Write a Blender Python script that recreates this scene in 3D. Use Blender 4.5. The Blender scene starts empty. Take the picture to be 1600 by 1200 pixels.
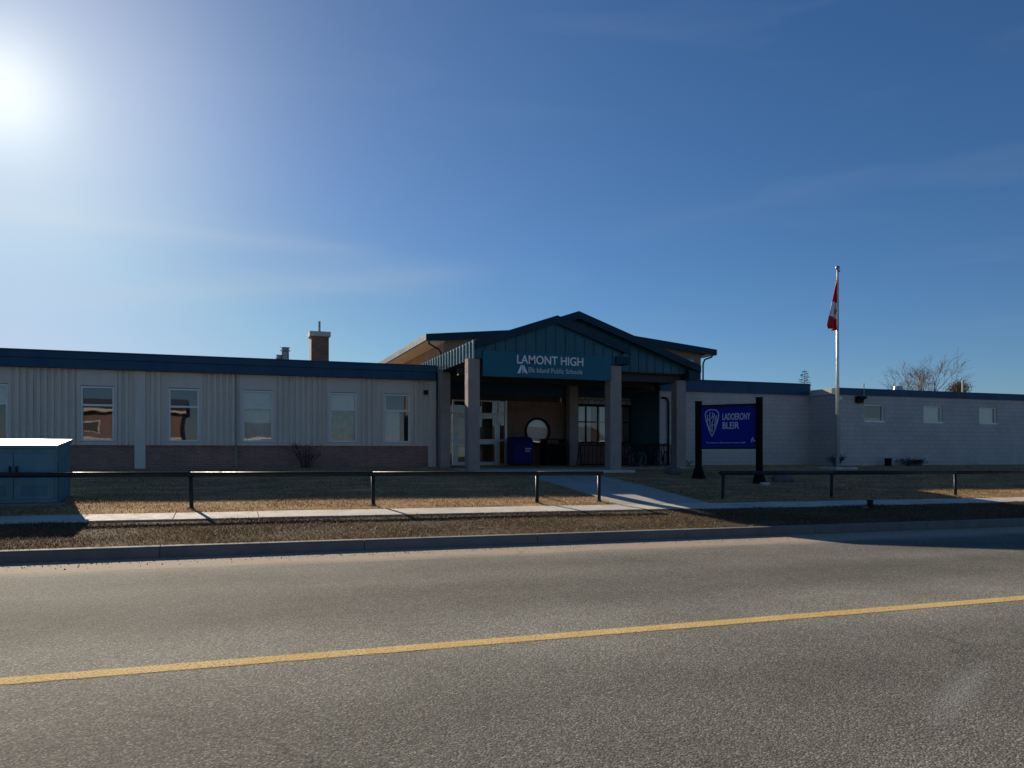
import bpy, bmesh, math, random
import numpy as np
from mathutils import Vector, Matrix

R = math.radians
random.seed(7)
rng = np.random.default_rng(11)
scene = bpy.context.scene
COL = scene.collection

# ------------------------------------------------------------------ camera
cam_d = bpy.data.cameras.new("camera")
cam_d.sensor_width = 36.0
cam_d.lens = 27.0
cam_d.shift_y = 0.0675
cam_d.clip_end = 3000
cam = bpy.data.objects.new("camera", cam_d)
cam.location = (0, 0, 1.6)
cam.rotation_euler = (R(90), 0, R(-20.1))
COL.objects.link(cam)
scene.camera = cam

# ------------------------------------------------------------------ sky and sun
SUN_AZ = -13.6          # degrees from +Y, towards -X
SUN_EL = 21.6
sd = Vector((math.sin(R(SUN_AZ)) * math.cos(R(SUN_EL)), math.cos(R(SUN_AZ)) * math.cos(R(SUN_EL)), math.sin(R(SUN_EL))))
world = bpy.data.worlds.new("World")
scene.world = world
world.use_nodes = True
wt = world.node_tree
wt.nodes.clear()


def wn(kind, **kw):
    n = wt.nodes.new(kind)
    for k, v in kw.items():
        setattr(n, k, v)
    return n


def wmath(op, a, b=None, c=None):
    n = wn('ShaderNodeMath', operation=op)
    for i, v in enumerate((a, b, c)):
        if v is None:
            continue
        if isinstance(v, (int, float)):
            n.inputs[i].default_value = v
        else:
            wt.links.new(v, n.inputs[i])
    return n.outputs[0]


w_out = wn('ShaderNodeOutputWorld')
w_bg = wn('ShaderNodeBackground')
w_sky = wn('ShaderNodeTexSky', sky_type='NISHITA', sun_disc=False)
w_sky.sun_elevation = R(SUN_EL)
w_sky.sun_rotation = R(SUN_AZ)
w_sky.altitude = 600
w_sky.air_density = 1.0
w_sky.dust_density = 0.25
w_sky.ozone_density = 6.5
w_co = wn('ShaderNodeTexCoord')
w_nrm = wn('ShaderNodeVectorMath', operation='NORMALIZE')
wt.links.new(w_co.outputs['Generated'], w_nrm.inputs[0])
w_dot = wn('ShaderNodeVectorMath', operation='DOT_PRODUCT')
wt.links.new(w_nrm.outputs[0], w_dot.inputs[0])
w_dot.inputs[1].default_value = sd
dt = wmath('MAXIMUM', w_dot.outputs['Value'], 0.0)
glow = wmath('ADD', wmath('MULTIPLY', wmath('POWER', dt, 620.0), 4.6),
             wmath('ADD', wmath('MULTIPLY', wmath('POWER', dt, 55.0), 3.6), wmath('MULTIPLY', wmath('POWER', dt, 10.0), 0.95)))
# thin high cirrus streaks
w_map = wn('ShaderNodeMapping')
w_map.inputs['Rotation'].default_value = (0.25, 0.12, 0.5)
w_map.inputs['Scale'].default_value = (1.3, 2.2, 11.0)
wt.links.new(w_nrm.outputs[0], w_map.inputs[0])
w_noise = wn('ShaderNodeTexNoise')
w_noise.inputs['Scale'].default_value = 1.9
w_noise.inputs['Detail'].default_value = 5.0
w_noise.inputs['Roughness'].default_value = 0.5
w_noise.inputs['Distortion'].default_value = 0.4
wt.links.new(w_map.outputs[0], w_noise.inputs['Vector'])
w_mr = wn('ShaderNodeMapRange')
w_mr.inputs[1].default_value = 0.56
w_mr.inputs[2].default_value = 0.80
w_mr.inputs[3].default_value = 0.0
w_mr.inputs[4].default_value = 0.04
wt.links.new(w_noise.outputs['Fac'], w_mr.inputs[0])


def heading(az, el):
    return Vector((math.sin(R(az)) * math.cos(R(el)), math.cos(R(az)) * math.cos(R(el)), math.sin(R(el))))


def cirrus(az0, el0, az1, el1, width, amp):
    """a thin streak of high cloud along the great circle between two headings"""
    a, b = heading(az0, el0), heading(az1, el1)
    nrm, c = a.cross(b).normalized(), (a + b).normalized()
    d1 = wn('ShaderNodeVectorMath', operation='DOT_PRODUCT')
    wt.links.new(w_nrm.outputs[0], d1.inputs[0])
    d1.inputs[1].default_value = nrm
    d2 = wn('ShaderNodeVectorMath', operation='DOT_PRODUCT')
    wt.links.new(w_nrm.outputs[0], d2.inputs[0])
    d2.inputs[1].default_value = c
    off = wmath('MULTIPLY', wmath('SUBTRACT', w_noise.outputs['Fac'], 0.5), width * 2.2)
    q = wmath('DIVIDE', wmath('ADD', d1.outputs['Value'], off), width)
    prof = wmath('DIVIDE', 1.0, wmath('ADD', 1.0, wmath('MULTIPLY', q, q)))
    prof = wmath('MULTIPLY', prof, prof)
    half = a.dot(c)
    mr = wn('ShaderNodeMapRange', interpolation_type='SMOOTHSTEP')
    mr.inputs[1].default_value = 1 - (1 - half) * 1.6
    mr.inputs[2].default_value = 1 - (1 - half) * 0.15
    mr.inputs[3].default_value = 0.0
    mr.inputs[4].default_value = amp
    wt.links.new(d2.outputs['Value'], mr.inputs[0])
    return wmath('MULTIPLY', prof, mr.outputs[0])


w_fac = w_mr.outputs[0]
for b_ in ((-18, 14.6, 9, 14.2, 0.017, 0.13), (-12, 9.6, 17, 13.0, 0.019, 0.14), (27, 15.5, 45, 18.0, 0.014, 0.025)):
    w_fac = wmath('ADD', w_fac, cirrus(*b_))
w_mix = wn('ShaderNodeMix', data_type='RGBA')
wt.links.new(w_fac, w_mix.inputs['Factor'])
wt.links.new(w_sky.outputs[0], w_mix.inputs[6])
w_mix.inputs[7].default_value = (7.5, 8.0, 8.6, 1)
w_sep = wn('ShaderNodeSeparateColor')
wt.links.new(w_mix.outputs[2], w_sep.inputs[0])
w_cmb = wn('ShaderNodeCombineColor')
wt.links.new(w_sep.outputs[0], w_cmb.inputs[0])
wt.links.new(wmath('MINIMUM', w_sep.outputs[1], wmath('ADD', 3.1, wmath('MULTIPLY', w_sep.outputs[1], 0.5))), w_cmb.inputs[1])
wt.links.new(wmath('MINIMUM', w_sep.outputs[2], wmath('ADD', 3.2, wmath('MULTIPLY', w_sep.outputs[2], 0.55))), w_cmb.inputs[2])
w_hsv = wn('ShaderNodeHueSaturation')
w_hsv.inputs['Saturation'].default_value = 1.06
wt.links.new(w_cmb.outputs[0], w_hsv.inputs['Color'])
w_gl = wn('ShaderNodeVectorMath', operation='SCALE')
w_gl.inputs[0].default_value = (1.0, 0.93, 0.70)
wt.links.new(glow, w_gl.inputs['Scale'])
w_add = wn('ShaderNodeVectorMath', operation='ADD')
wt.links.new(w_hsv.outputs[0], w_add.inputs[0])
wt.links.new(w_gl.outputs[0], w_add.inputs[1])
wt.links.new(w_add.outputs[0], w_bg.inputs['Color'])
w_bg.inputs['Strength'].default_value = 0.0515
wt.links.new(w_bg.outputs[0], w_out.inputs['Surface'])

sun_d = bpy.data.lights.new("sun", 'SUN')
sun_d.energy = 4.9
sun_d.angle = R(0.53)
sun_d.color = (1.0, 0.86, 0.68)
sun = bpy.data.objects.new("sun", sun_d)
sun.rotation_euler = (-sd).to_track_quat('-Z', 'Y').to_euler()
sun.location = sd * 100
COL.objects.link(sun)

scene.render.engine = 'CYCLES'
scene.view_settings.view_transform = 'Standard'
scene.view_settings.look = 'None'
scene.view_settings.gamma = 1.0
scene.view_settings.use_curve_mapping = False
scene.view_settings.exposure = 0.6
scene.cycles.use_denoising = True
scene.cycles.max_bounces = 6
scene.cycles.transparent_max_bounces = 16
scene.cycles.sample_clamp_indirect = 6.0


# ------------------------------------------------------------------ helpers
class MB:
    """collects faces; build() links them as one mesh object"""

    def __init__(self):
        self.v, self.f, self.m = [], [], []

    def poly(self, pts, mi=0):
        b = len(self.v)
        self.v += [tuple(p) for p in pts]
        self.f.append(tuple(range(b, b + len(pts))))
        self.m.append(mi)
        return self

    def box(self, x0, x1, y0, y1, z0, z1, mi=0):
        return self.hexa([(x0, y0, z0), (x1, y0, z0), (x1, y1, z0), (x0, y1, z0),
                          (x0, y0, z1), (x1, y0, z1), (x1, y1, z1), (x0, y1, z1)], mi)

    def hexa(self, c, mi=0):
        b = len(self.v)
        self.v += [tuple(p) for p in c]
        for q in ((0, 3, 2, 1), (4, 5, 6, 7), (0, 1, 5, 4), (1, 2, 6, 5), (2, 3, 7, 6), (3, 0, 4, 7)):
            self.f.append(tuple(b + i for i in q))
            self.m.append(mi)
        return self

    def prism_y(self, xz, y0, y1, mi=0):
        """polygon in x,z (counter-clockwise seen from -y) pushed from y0 to y1"""
        n = len(xz)
        b = len(self.v)
        self.v += [(x, y0, z) for x, z in xz] + [(x, y1, z) for x, z in xz]
        self.f.append(tuple(range(b, b + n)))
        self.f.append(tuple(range(b + 2 * n - 1, b + n - 1, -1)))
        self.m += [mi, mi]
        for i in range(n):
            j = (i + 1) % n
            self.f.append((b + j, b + i, b + n + i, b + n + j))
            self.m.append(mi)
        return self

    def prism_x(self, yz, x0, x1, mi=0):
        n = len(yz)
        b = len(self.v)
        self.v += [(x1, y, z) for y, z in yz] + [(x0, y, z) for y, z in yz]
        self.f.append(tuple(range(b, b + n)))
        self.f.append(tuple(range(b + 2 * n - 1, b + n - 1, -1)))
        self.m += [mi, mi]
        for i in range(n):
            j = (i + 1) % n
            self.f.append((b + j, b + i, b + n + i, b + n + j))
            self.m.append(mi)
        return self

    def prism_z(self, xy, z0, z1, mi=0):
        n = len(xy)
        b = len(self.v)
        self.v += [(x, y, z1) for x, y in xy] + [(x, y, z0) for x, y in xy]
        self.f.append(tuple(range(b, b + n)))
        self.f.append(tuple(range(b + 2 * n - 1, b + n - 1, -1)))
        self.m += [mi, mi]
        for i in range(n):
            j = (i + 1) % n
            self.f.append((b + j, b + i, b + n + i, b + n + j))
            self.m.append(mi)
        return self

    def tube(self, pts, r, n=8, caps=True, mi=0):
        pts = [Vector(p) for p in pts]
        rs = r if isinstance(r, (list, tuple)) else [r] * len(pts)
        rings = []
        up = None
        for i, p in enumerate(pts):
            if i == 0:
                t = pts[1] - p
            elif i == len(pts) - 1:
                t = p - pts[i - 1]
            else:
                t = (pts[i + 1] - p).normalized() + (p - pts[i - 1]).normalized()
            if t.length < 1e-9:
                t = Vector((0, 0, 1))
            t.normalize()
            if up is None:
                up = Vector((0, 0, 1)) if abs(t.z) < 0.9 else Vector((1, 0, 0))
            a = t.cross(up)
            if a.length < 1e-6:
                a = t.cross(Vector((0, 1, 0)))
            a.normalize()
            b = a.cross(t).normalized()
            up = b
            k0 = len(self.v)
            for k in range(n):
                an = 2 * math.pi * k / n
                self.v.append(tuple(p + (a * math.cos(an) + b * math.sin(an)) * rs[i]))
            rings.append(k0)
        for i in range(len(rings) - 1):
            p, q = rings[i], rings[i + 1]
            for k in range(n):
                l = (k + 1) % n
                self.f.append((p + k, p + l, q + l, q + k))
                self.m.append(mi)
        if caps:
            self.f.append(tuple(rings[0] + k for k in reversed(range(n))))
            self.f.append(tuple(rings[-1] + k for k in range(n)))
            self.m += [mi, mi]
        return self

    def ring(self, c, r, rt, axis='y', n=24, m=6):
        """torus"""
        c = Vector(c)
        b = len(self.v)
        for i in range(n):
            a = 2 * math.pi * i / n
            for j in range(m):
                e = 2 * math.pi * j / m
                rr = r + rt * math.cos(e)
                w = rt * math.sin(e)
                if axis == 'y':
                    p = Vector((rr * math.cos(a), w, rr * math.sin(a)))
                elif axis == 'x':
                    p = Vector((w, rr * math.cos(a), rr * math.sin(a)))
                else:
                    p = Vector((rr * math.cos(a), rr * math.sin(a), w))
                self.v.append(tuple(c + p))
        for i in range(n):
            for j in range(m):
                i2, j2 = (i + 1) % n, (j + 1) % m
                self.f.append((b + i * m + j, b + i * m + j2, b + i2 * m + j2, b + i2 * m + j))
                self.m.append(0)
        return self

    def mesh(self, name, mats):
        me = bpy.data.meshes.new(name)
        me.from_pydata(self.v, [], self.f)
        for mm in (mats if isinstance(mats, (list, tuple)) else [mats]):
            me.materials.append(mm)
        if any(self.m):
            me.polygons.foreach_set('material_index', self.m)
        me.update()
        return me

    def build(self, name, mats, parent=None, smooth=False, bevel=0.0, local=False, fix=False):
        me = self.mesh(name, mats)
        if fix:
            bm = bmesh.new()
            bm.from_mesh(me)
            bmesh.ops.recalc_face_normals(bm, faces=bm.faces)
            bm.to_mesh(me)
            bm.free()
        if smooth:
            me.polygons.foreach_set('use_smooth', [len(q.vertices) == 4 for q in me.polygons])
        return link(name, me, parent, bevel, local)


def link(name, me, parent=None, bevel=0.0, local=False):
    o = bpy.data.objects.new(name, me)
    COL.objects.link(o)
    if bevel:
        mo = o.modifiers.new('bevel', 'BEVEL')
        mo.width = bevel
        mo.segments = 2
        mo.limit_method = 'ANGLE'
        mo.angle_limit = R(40)
    if parent is not None:
        o.parent = parent
        if not local and parent.type == 'EMPTY':
            o.matrix_parent_inverse = Matrix.Translation(-Vector(parent.location))
    return o


def thing(name, label, cat, loc=(0, 0, 0), rz=0.0, group=None):
    o = bpy.data.objects.new(name, None)
    o.empty_display_size = 0.2
    o.location = loc
    o.rotation_euler = (0, 0, rz)
    COL.objects.link(o)
    return tag(o, label, cat, group)


def tag(o, label=None, cat=None, group=None, kind=None):
    if label:
        o['label'] = label
    if cat:
        o['category'] = cat
    if group:
        o['group'] = group
    if kind:
        o['kind'] = kind
    return o


# ------------------------------------------------------------------ materials
def newmat(name):
    m = bpy.data.materials.new(name)
    m.use_nodes = True
    nt = m.node_tree
    bs = nt.nodes['Principled BSDF']
    return m, nt, bs


def nd(nt, kind, ins=None, **kw):
    n = nt.nodes.new(kind)
    for k, v in kw.items():
        setattr(n, k, v)
    for k, v in (ins or {}).items():
        if hasattr(v, 'is_output'):
            nt.links.new(v, n.inputs[k])
        else:
            n.inputs[k].default_value = v
    return n


def ramp(nt, fac, stops):
    n = nt.nodes.new('ShaderNodeValToRGB')
    el = n.color_ramp.elements
    while len(el) < len(stops):
        el.new(0.5)
    for e, (p, c) in zip(el, stops):
        e.position = p
        e.color = (c, c, c, 1) if isinstance(c, (int, float)) else (*c, 1)
    nt.links.new(fac, n.inputs[0])
    return n.outputs[0]


def mixc(nt, fac, a, b, blend='MIX'):
    n = nt.nodes.new('ShaderNodeMix')
    n.data_type = 'RGBA'
    n.blend_type = blend
    for k, v in ((0, fac), (6, a), (7, b)):
        if hasattr(v, 'is_output'):
            nt.links.new(v, n.inputs[k])
        elif isinstance(v, (int, float)):
            n.inputs[k].default_value = v
        else:
            n.inputs[k].default_value = (*v, 1)
    return n.outputs[2]


def simple(name, col, rough=0.6, var=0.15, scale=3.0, bump=0.0, bscale=60.0, metal=0.0, spec=0.3, dirt=0.0, streak=False):
    """painted or raw surface with uneven colour, optional fine relief and dirt"""
    m, nt, bs = newmat(name)
    co = nd(nt, 'ShaderNodeTexCoord').outputs['Object']
    vec = co
    if streak:
        vec = nd(nt, 'ShaderNodeMapping', {'Vector': co, 'Scale': (2.5, 2.5, 0.35)}).outputs[0]
    n1 = nd(nt, 'ShaderNodeTexNoise', {'Vector': vec, 'Scale': scale, 'Detail': 6.0, 'Roughness': 0.6}).outputs['Fac']
    lo = tuple(c * (1 - var) for c in col)
    hi = tuple(min(1, c * (1 + var)) for c in col)
    c = ramp(nt, n1, [(0.3, lo), (0.7, hi)])
    if dirt:
        n2 = nd(nt, 'ShaderNodeTexNoise', {'Vector': vec, 'Scale': scale * 0.37, 'Detail': 8.0, 'Roughness': 0.7}).outputs['Fac']
        d = ramp(nt, n2, [(0.48, 0.0), (0.75, dirt)])
        c = mixc(nt, d, c, (0.10, 0.085, 0.07))
    nt.links.new(c, bs.inputs['Base Color'])
    n3 = nd(nt, 'ShaderNodeTexNoise', {'Vector': co, 'Scale': scale * 2.3, 'Detail': 4.0}).outputs['Fac']
    r = ramp(nt, n3, [(0.3, max(0.02, rough - 0.1)), (0.7, min(1, rough + 0.1))])
    nt.links.new(r, bs.inputs['Roughness'])
    bs.inputs['Metallic'].default_value = metal
    bs.inputs['Specular IOR Level'].default_value = spec
    if bump:
        n4 = nd(nt, 'ShaderNodeTexNoise', {'Vector': co, 'Scale': bscale, 'Detail': 5.0, 'Roughness': 0.65}).outputs['Fac']
        b = nd(nt, 'ShaderNodeBump', {'Height': n4, 'Strength': bump, 'Distance': 0.02})
        nt.links.new(b.outputs[0], bs.inputs['Normal'])
    return m


def wall_coords(nt):
    """u runs along any vertical wall, v is height"""
    co = nd(nt, 'ShaderNodeTexCoord').outputs['Object']
    sp = nd(nt, 'ShaderNodeSeparateXYZ', {0: co})
    u = nd(nt, 'ShaderNodeMath', {0: sp.outputs[0], 1: sp.outputs[1]}, operation='ADD').outputs[0]
    return nd(nt, 'ShaderNodeCombineXYZ', {0: u, 1: sp.outputs[2]}).outputs[0], co


def masonry(name, c1, c2, cm, bw, bh, mortar, rough=0.85, relief=0.6, var=0.25, patch=None):
    m, nt, bs = newmat(name)
    v, co = wall_coords(nt)
    b = nd(nt, 'ShaderNodeTexBrick', {'Vector': v, 'Color1': (*c1, 1), 'Color2': (*c2, 1), 'Mortar': (*cm, 1), 'Scale': 1.0,
                                       'Mortar Size': mortar, 'Mortar Smooth': 0.3, 'Bias': 0.0, 'Brick Width': bw, 'Row Height': bh})
    n1 = nd(nt, 'ShaderNodeTexNoise', {'Vector': co, 'Scale': 1.1, 'Detail': 7.0, 'Roughness': 0.65}).outputs['Fac']
    c = mixc(nt, 1.0, b.outputs['Color'], ramp(nt, n1, [(0.3, 1 - var), (0.7, 1 + var * 0.4)]), 'MULTIPLY')
    if patch:
        n2 = nd(nt, 'ShaderNodeTexNoise', {'Vector': co, 'Scale': 0.9, 'Detail': 9.0, 'Roughness': 0.7}).outputs['Fac']
        c = mixc(nt, ramp(nt, n2, [(0.55, 0.0), (0.72, 0.6)]), c, patch)
    nt.links.new(c, bs.inputs['Base Color'])
    bs.inputs['Roughness'].default_value = rough
    n3 = nd(nt, 'ShaderNodeTexNoise', {'Vector': co, 'Scale': 45.0, 'Detail': 4.0}).outputs['Fac']
    h = nd(nt, 'ShaderNodeMath', {0: b.outputs['Fac'], 1: -1.0, 2: n3}, operation='MULTIPLY_ADD').outputs[0]
    bp = nd(nt, 'ShaderNodeBump', {'Height': h, 'Strength': relief, 'Distance': 0.012})
    nt.links.new(bp.outputs[0], bs.inputs['Normal'])
    return m


def glass_mat(name, tint, ior=1.9):
    m, nt, bs = newmat(name)
    nt.nodes.remove(bs)
    out = nt.nodes['Material Output']
    co = nd(nt, 'ShaderNodeTexCoord').outputs['Object']
    n = nd(nt, 'ShaderNodeTexNoise', {'Vector': co, 'Scale': 1.1, 'Detail': 1.0}).outputs['Fac']
    bp = nd(nt, 'ShaderNodeBump', {'Height': n, 'Strength': 0.13, 'Distance': 0.02})
    fr = nd(nt, 'ShaderNodeFresnel', {'IOR': ior})
    tr = nd(nt, 'ShaderNodeBsdfTransparent', {'Color': (*tint, 1)})
    gl = nd(nt, 'ShaderNodeBsdfGlossy', {'Color': (1, 1, 1, 1), 'Roughness': 0.015, 'Normal': bp.outputs[0]})
    mx = nd(nt, 'ShaderNodeMixShader', {0: fr.outputs[0], 1: tr.outputs[0], 2: gl.outputs[0]})
    nt.links.new(mx.outputs[0], out.inputs['Surface'])
    return m


def asphalt_mat():
    m, nt, bs = newmat('asphalt')
    co = nd(nt, 'ShaderNodeTexCoord').outputs['Object']
    sp = nd(nt, 'ShaderNodeSeparateXYZ', {0: co})
    vo = nd(nt, 'ShaderNodeTexVoronoi', {'Vector': co, 'Scale': 80.0, 'Randomness': 1.0})
    hs = nd(nt, 'ShaderNodeSeparateColor', {0: vo.outputs['Color']})
    stone = ramp(nt, hs.outputs[0], [(0.0, (0.125, 0.125, 0.112)), (0.45, (0.178, 0.178, 0.157)), (0.85, (0.245, 0.243, 0.212)), (1.0, (0.38, 0.372, 0.32))])
    gap = ramp(nt, vo.outputs['Distance'], [(0.25, 1.0), (0.75, 0.5)])
    c = mixc(nt, 1.0, stone, gap, 'MULTIPLY')
    # wear: wheel paths, dusty centre and edge, running along the road
    wob = nd(nt, 'ShaderNodeTexNoise', {'Vector': nd(nt, 'ShaderNodeMapping', {'Vector': co, 'Scale': (0.18, 1.0, 1.0)}).outputs[0], 'Scale': 0.9, 'Detail': 5.0, 'Roughness': 0.6}).outputs['Fac']
    y2 = nd(nt, 'ShaderNodeMath', {0: wob, 1: 0.7, 2: sp.outputs[1]}, operation='MULTIPLY_ADD').outputs[0]
    yn = nd(nt, 'ShaderNodeMapRange', {0: y2, 1: -3.65, 2: 12.95, 3: 0.0, 4: 1.0}).outputs[0]
    def q(y):
        return (y + 4.0) / 16.6
    wear = ramp(nt, yn, [(q(0.5), 0.85), (q(3.0), 1.0), (q(4.6), 0.92), (q(5.7), 1.25), (q(6.2), 1.5), (q(6.9), 1.35),
                         (q(7.7), 0.92), (q(8.7), 0.85), (q(9.4), 1.1), (q(10.2), 0.95), (q(11.0), 1.15), (q(12.2), 1.2)])
    c = mixc(nt, 1.0, c, wear, 'MULTIPLY')
    n2 = nd(nt, 'ShaderNodeTexNoise', {'Vector': co, 'Scale': 0.55, 'Detail': 8.0, 'Roughness': 0.68}).outputs['Fac']
    c = mixc(nt, 1.0, c, ramp(nt, n2, [(0.3, 0.80), (0.7, 1.18)]), 'MULTIPLY')
    # winter sand left along the kerb and a little on the centre line
    n3 = nd(nt, 'ShaderNodeTexNoise', {'Vector': nd(nt, 'ShaderNodeMapping', {'Vector': co, 'Scale': (0.35, 2.5, 1.0)}).outputs[0], 'Scale': 2.2, 'Detail': 6.0, 'Roughness': 0.7}).outputs['Fac']
    y3 = nd(nt, 'ShaderNodeMath', {0: n3, 1: 1.0, 2: sp.outputs[1]}, operation='MULTIPLY_ADD').outputs[0]
    sand = nd(nt, 'ShaderNodeMapRange', {0: y3, 1: 11.65, 2: 12.15, 3: 0.0, 4: 0.92}).outputs[0]
    n4 = nd(nt, 'ShaderNodeTexNoise', {'Vector': co, 'Scale': 55.0, 'Detail': 6.0, 'Roughness': 0.75}).outputs['Fac']
    sc = ramp(nt, n4, [(0.3, (0.20, 0.155, 0.115)), (0.52, (0.40, 0.325, 0.25)), (0.75, (0.60, 0.52, 0.43))])
    c = mixc(nt, sand, c, sc)
    # hairline cracks and oil drips
    wv = nd(nt, 'ShaderNodeTexNoise', {'Vector': co, 'Scale': 1.3, 'Detail': 5.0, 'Roughness': 0.65}).outputs['Color']
    wv = nd(nt, 'ShaderNodeVectorMath', {0: wv, 'Scale': 0.9}, operation='SCALE').outputs[0]
    wv = nd(nt, 'ShaderNodeVectorMath', {0: co, 1: wv}, operation='ADD').outputs[0]
    ve = nd(nt, 'ShaderNodeTexVoronoi', {'Vector': wv, 'Scale': 0.16}, feature='DISTANCE_TO_EDGE').outputs['Distance']
    nm = nd(nt, 'ShaderNodeTexNoise', {'Vector': co, 'Scale': 0.35, 'Detail': 3.0}).outputs['Fac']
    ck = nd(nt, 'ShaderNodeMath', {0: ramp(nt, ve, [(0.0005, 0.55), (0.0022, 0.0)]), 1: ramp(nt, nm, [(0.45, 0.0), (0.6, 1.0)])}, operation='MULTIPLY').outputs[0]
    c = mixc(nt, ck, c, (0.05, 0.048, 0.043))
    dn = nd(nt, 'ShaderNodeTexNoise', {'Vector': nd(nt, 'ShaderNodeMapping', {'Vector': co, 'Scale': (1.0, 1.5, 1.0)}).outputs[0], 'Scale': 2.6, 'Detail': 4.0, 'Roughness': 0.6}).outputs['Fac']
    lane = ramp(nt, yn, [(q(7.6), 0.0), (q(8.6), 0.4), (q(9.6), 0.0)])
    c = mixc(nt, nd(nt, 'ShaderNodeMath', {0: ramp(nt, dn, [(0.58, 0.0), (0.72, 1.0)]), 1: lane}, operation='MULTIPLY').outputs[0], c, (0.06, 0.058, 0.052))
    # one pale lens-flare streak, painted into the asphalt colour
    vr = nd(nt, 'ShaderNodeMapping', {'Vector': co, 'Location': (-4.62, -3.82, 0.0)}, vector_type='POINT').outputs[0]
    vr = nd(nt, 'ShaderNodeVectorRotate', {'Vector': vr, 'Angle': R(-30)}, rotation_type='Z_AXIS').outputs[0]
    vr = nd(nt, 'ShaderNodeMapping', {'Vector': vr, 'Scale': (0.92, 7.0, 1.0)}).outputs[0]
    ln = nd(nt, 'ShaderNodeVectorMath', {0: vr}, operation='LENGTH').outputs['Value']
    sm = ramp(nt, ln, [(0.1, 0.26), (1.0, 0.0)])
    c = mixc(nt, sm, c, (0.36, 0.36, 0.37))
    nt.links.new(c, bs.inputs['Base Color'])
    bs.inputs['Roughness'].default_value = 0.92
    bs.inputs['Specular IOR Level'].default_value = 0.08
    n5 = nd(nt, 'ShaderNodeTexNoise', {'Vector': co, 'Scale': 28.0, 'Detail': 5.0, 'Roughness': 0.7}).outputs['Fac']
    dd = nd(nt, 'ShaderNodeMath', {0: vo.outputs['Distance'], 1: -1.0, 2: n5}, operation='MULTIPLY_ADD').outputs[0]
    bp = nd(nt, 'ShaderNodeBump', {'Height': dd, 'Strength': 0.6, 'Distance': 0.006})
    nt.links.new(bp.outputs[0], bs.inputs['Normal'])
    return m


def lawn_mat():
    m, nt, bs = newmat('dormant_turf')
    co = nd(nt, 'ShaderNodeTexCoord').outputs['Object']
    st = nd(nt, 'ShaderNodeMapping', {'Vector': co, 'Scale': (0.45, 1.3, 1.0)}).outputs[0]
    n1 = nd(nt, 'ShaderNodeTexNoise', {'Vector': st, 'Scale': 1.6, 'Detail': 9.0, 'Roughness': 0.72}).outputs['Fac']
    c = ramp(nt, n1, [(0.25, (0.045, 0.034, 0.024)), (0.42, (0.10, 0.073, 0.045)), (0.55, (0.17, 0.12, 0.07)), (0.75, (0.26, 0.19, 0.115))])
    n2 = nd(nt, 'ShaderNodeTexNoise', {'Vector': co, 'Scale': 0.7, 'Detail': 6.0}).outputs['Fac']
    c = mixc(nt, ramp(nt, n2, [(0.52, 0.0), (0.7, 0.45)]), c, (0.075, 0.085, 0.035))
    spx = nd(nt, 'ShaderNodeSeparateXYZ', {0: co})
    pale = nd(nt, 'ShaderNodeMapRange', {0: spx.outputs[1], 1: 15.2, 2: 16.4, 3: 0.0, 4: 1.0}).outputs[0]
    c = mixc(nt, pale, c, mixc(nt, 1.0, c, (4.1, 3.5, 2.9), 'MULTIPLY'))
    n3 = nd(nt, 'ShaderNodeTexNoise', {'Vector': co, 'Scale': 38.0, 'Detail': 6.0, 'Roughness': 0.75}).outputs['Fac']
    c = mixc(nt, 1.0, c, ramp(nt, n3, [(0.3, 0.55), (0.7, 1.25)]), 'MULTIPLY')
    nt.links.new(c, bs.inputs['Base Color'])
    bs.inputs['Roughness'].default_value = 0.95
    bs.inputs['Specular IOR Level'].default_value = 0.15
    bp = nd(nt, 'ShaderNodeBump', {'Height': n3, 'Strength': 0.9, 'Distance': 0.05})
    nt.links.new(bp.outputs[0], bs.inputs['Normal'])
    return m


def blade_mat():
    m, nt, bs = newmat('straw_blades')
    at = nd(nt, 'ShaderNodeAttribute', attribute_name='blade_colour')
    nt.links.new(at.outputs['Color'], bs.inputs['Base Color'])
    bs.inputs['Roughness'].default_value = 0.7
    bs.inputs['Specular IOR Level'].default_value = 0.2
    tl = nd(nt, 'ShaderNodeBsdfTranslucent', {'Color': at.outputs['Color']})
    mx = nd(nt, 'ShaderNodeMixShader', {0: 0.3, 1: bs.outputs[0], 2: tl.outputs[0]})
    nt.links.new(mx.outputs[0], nt.nodes['Material Output'].inputs['Surface'])
    return m


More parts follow.
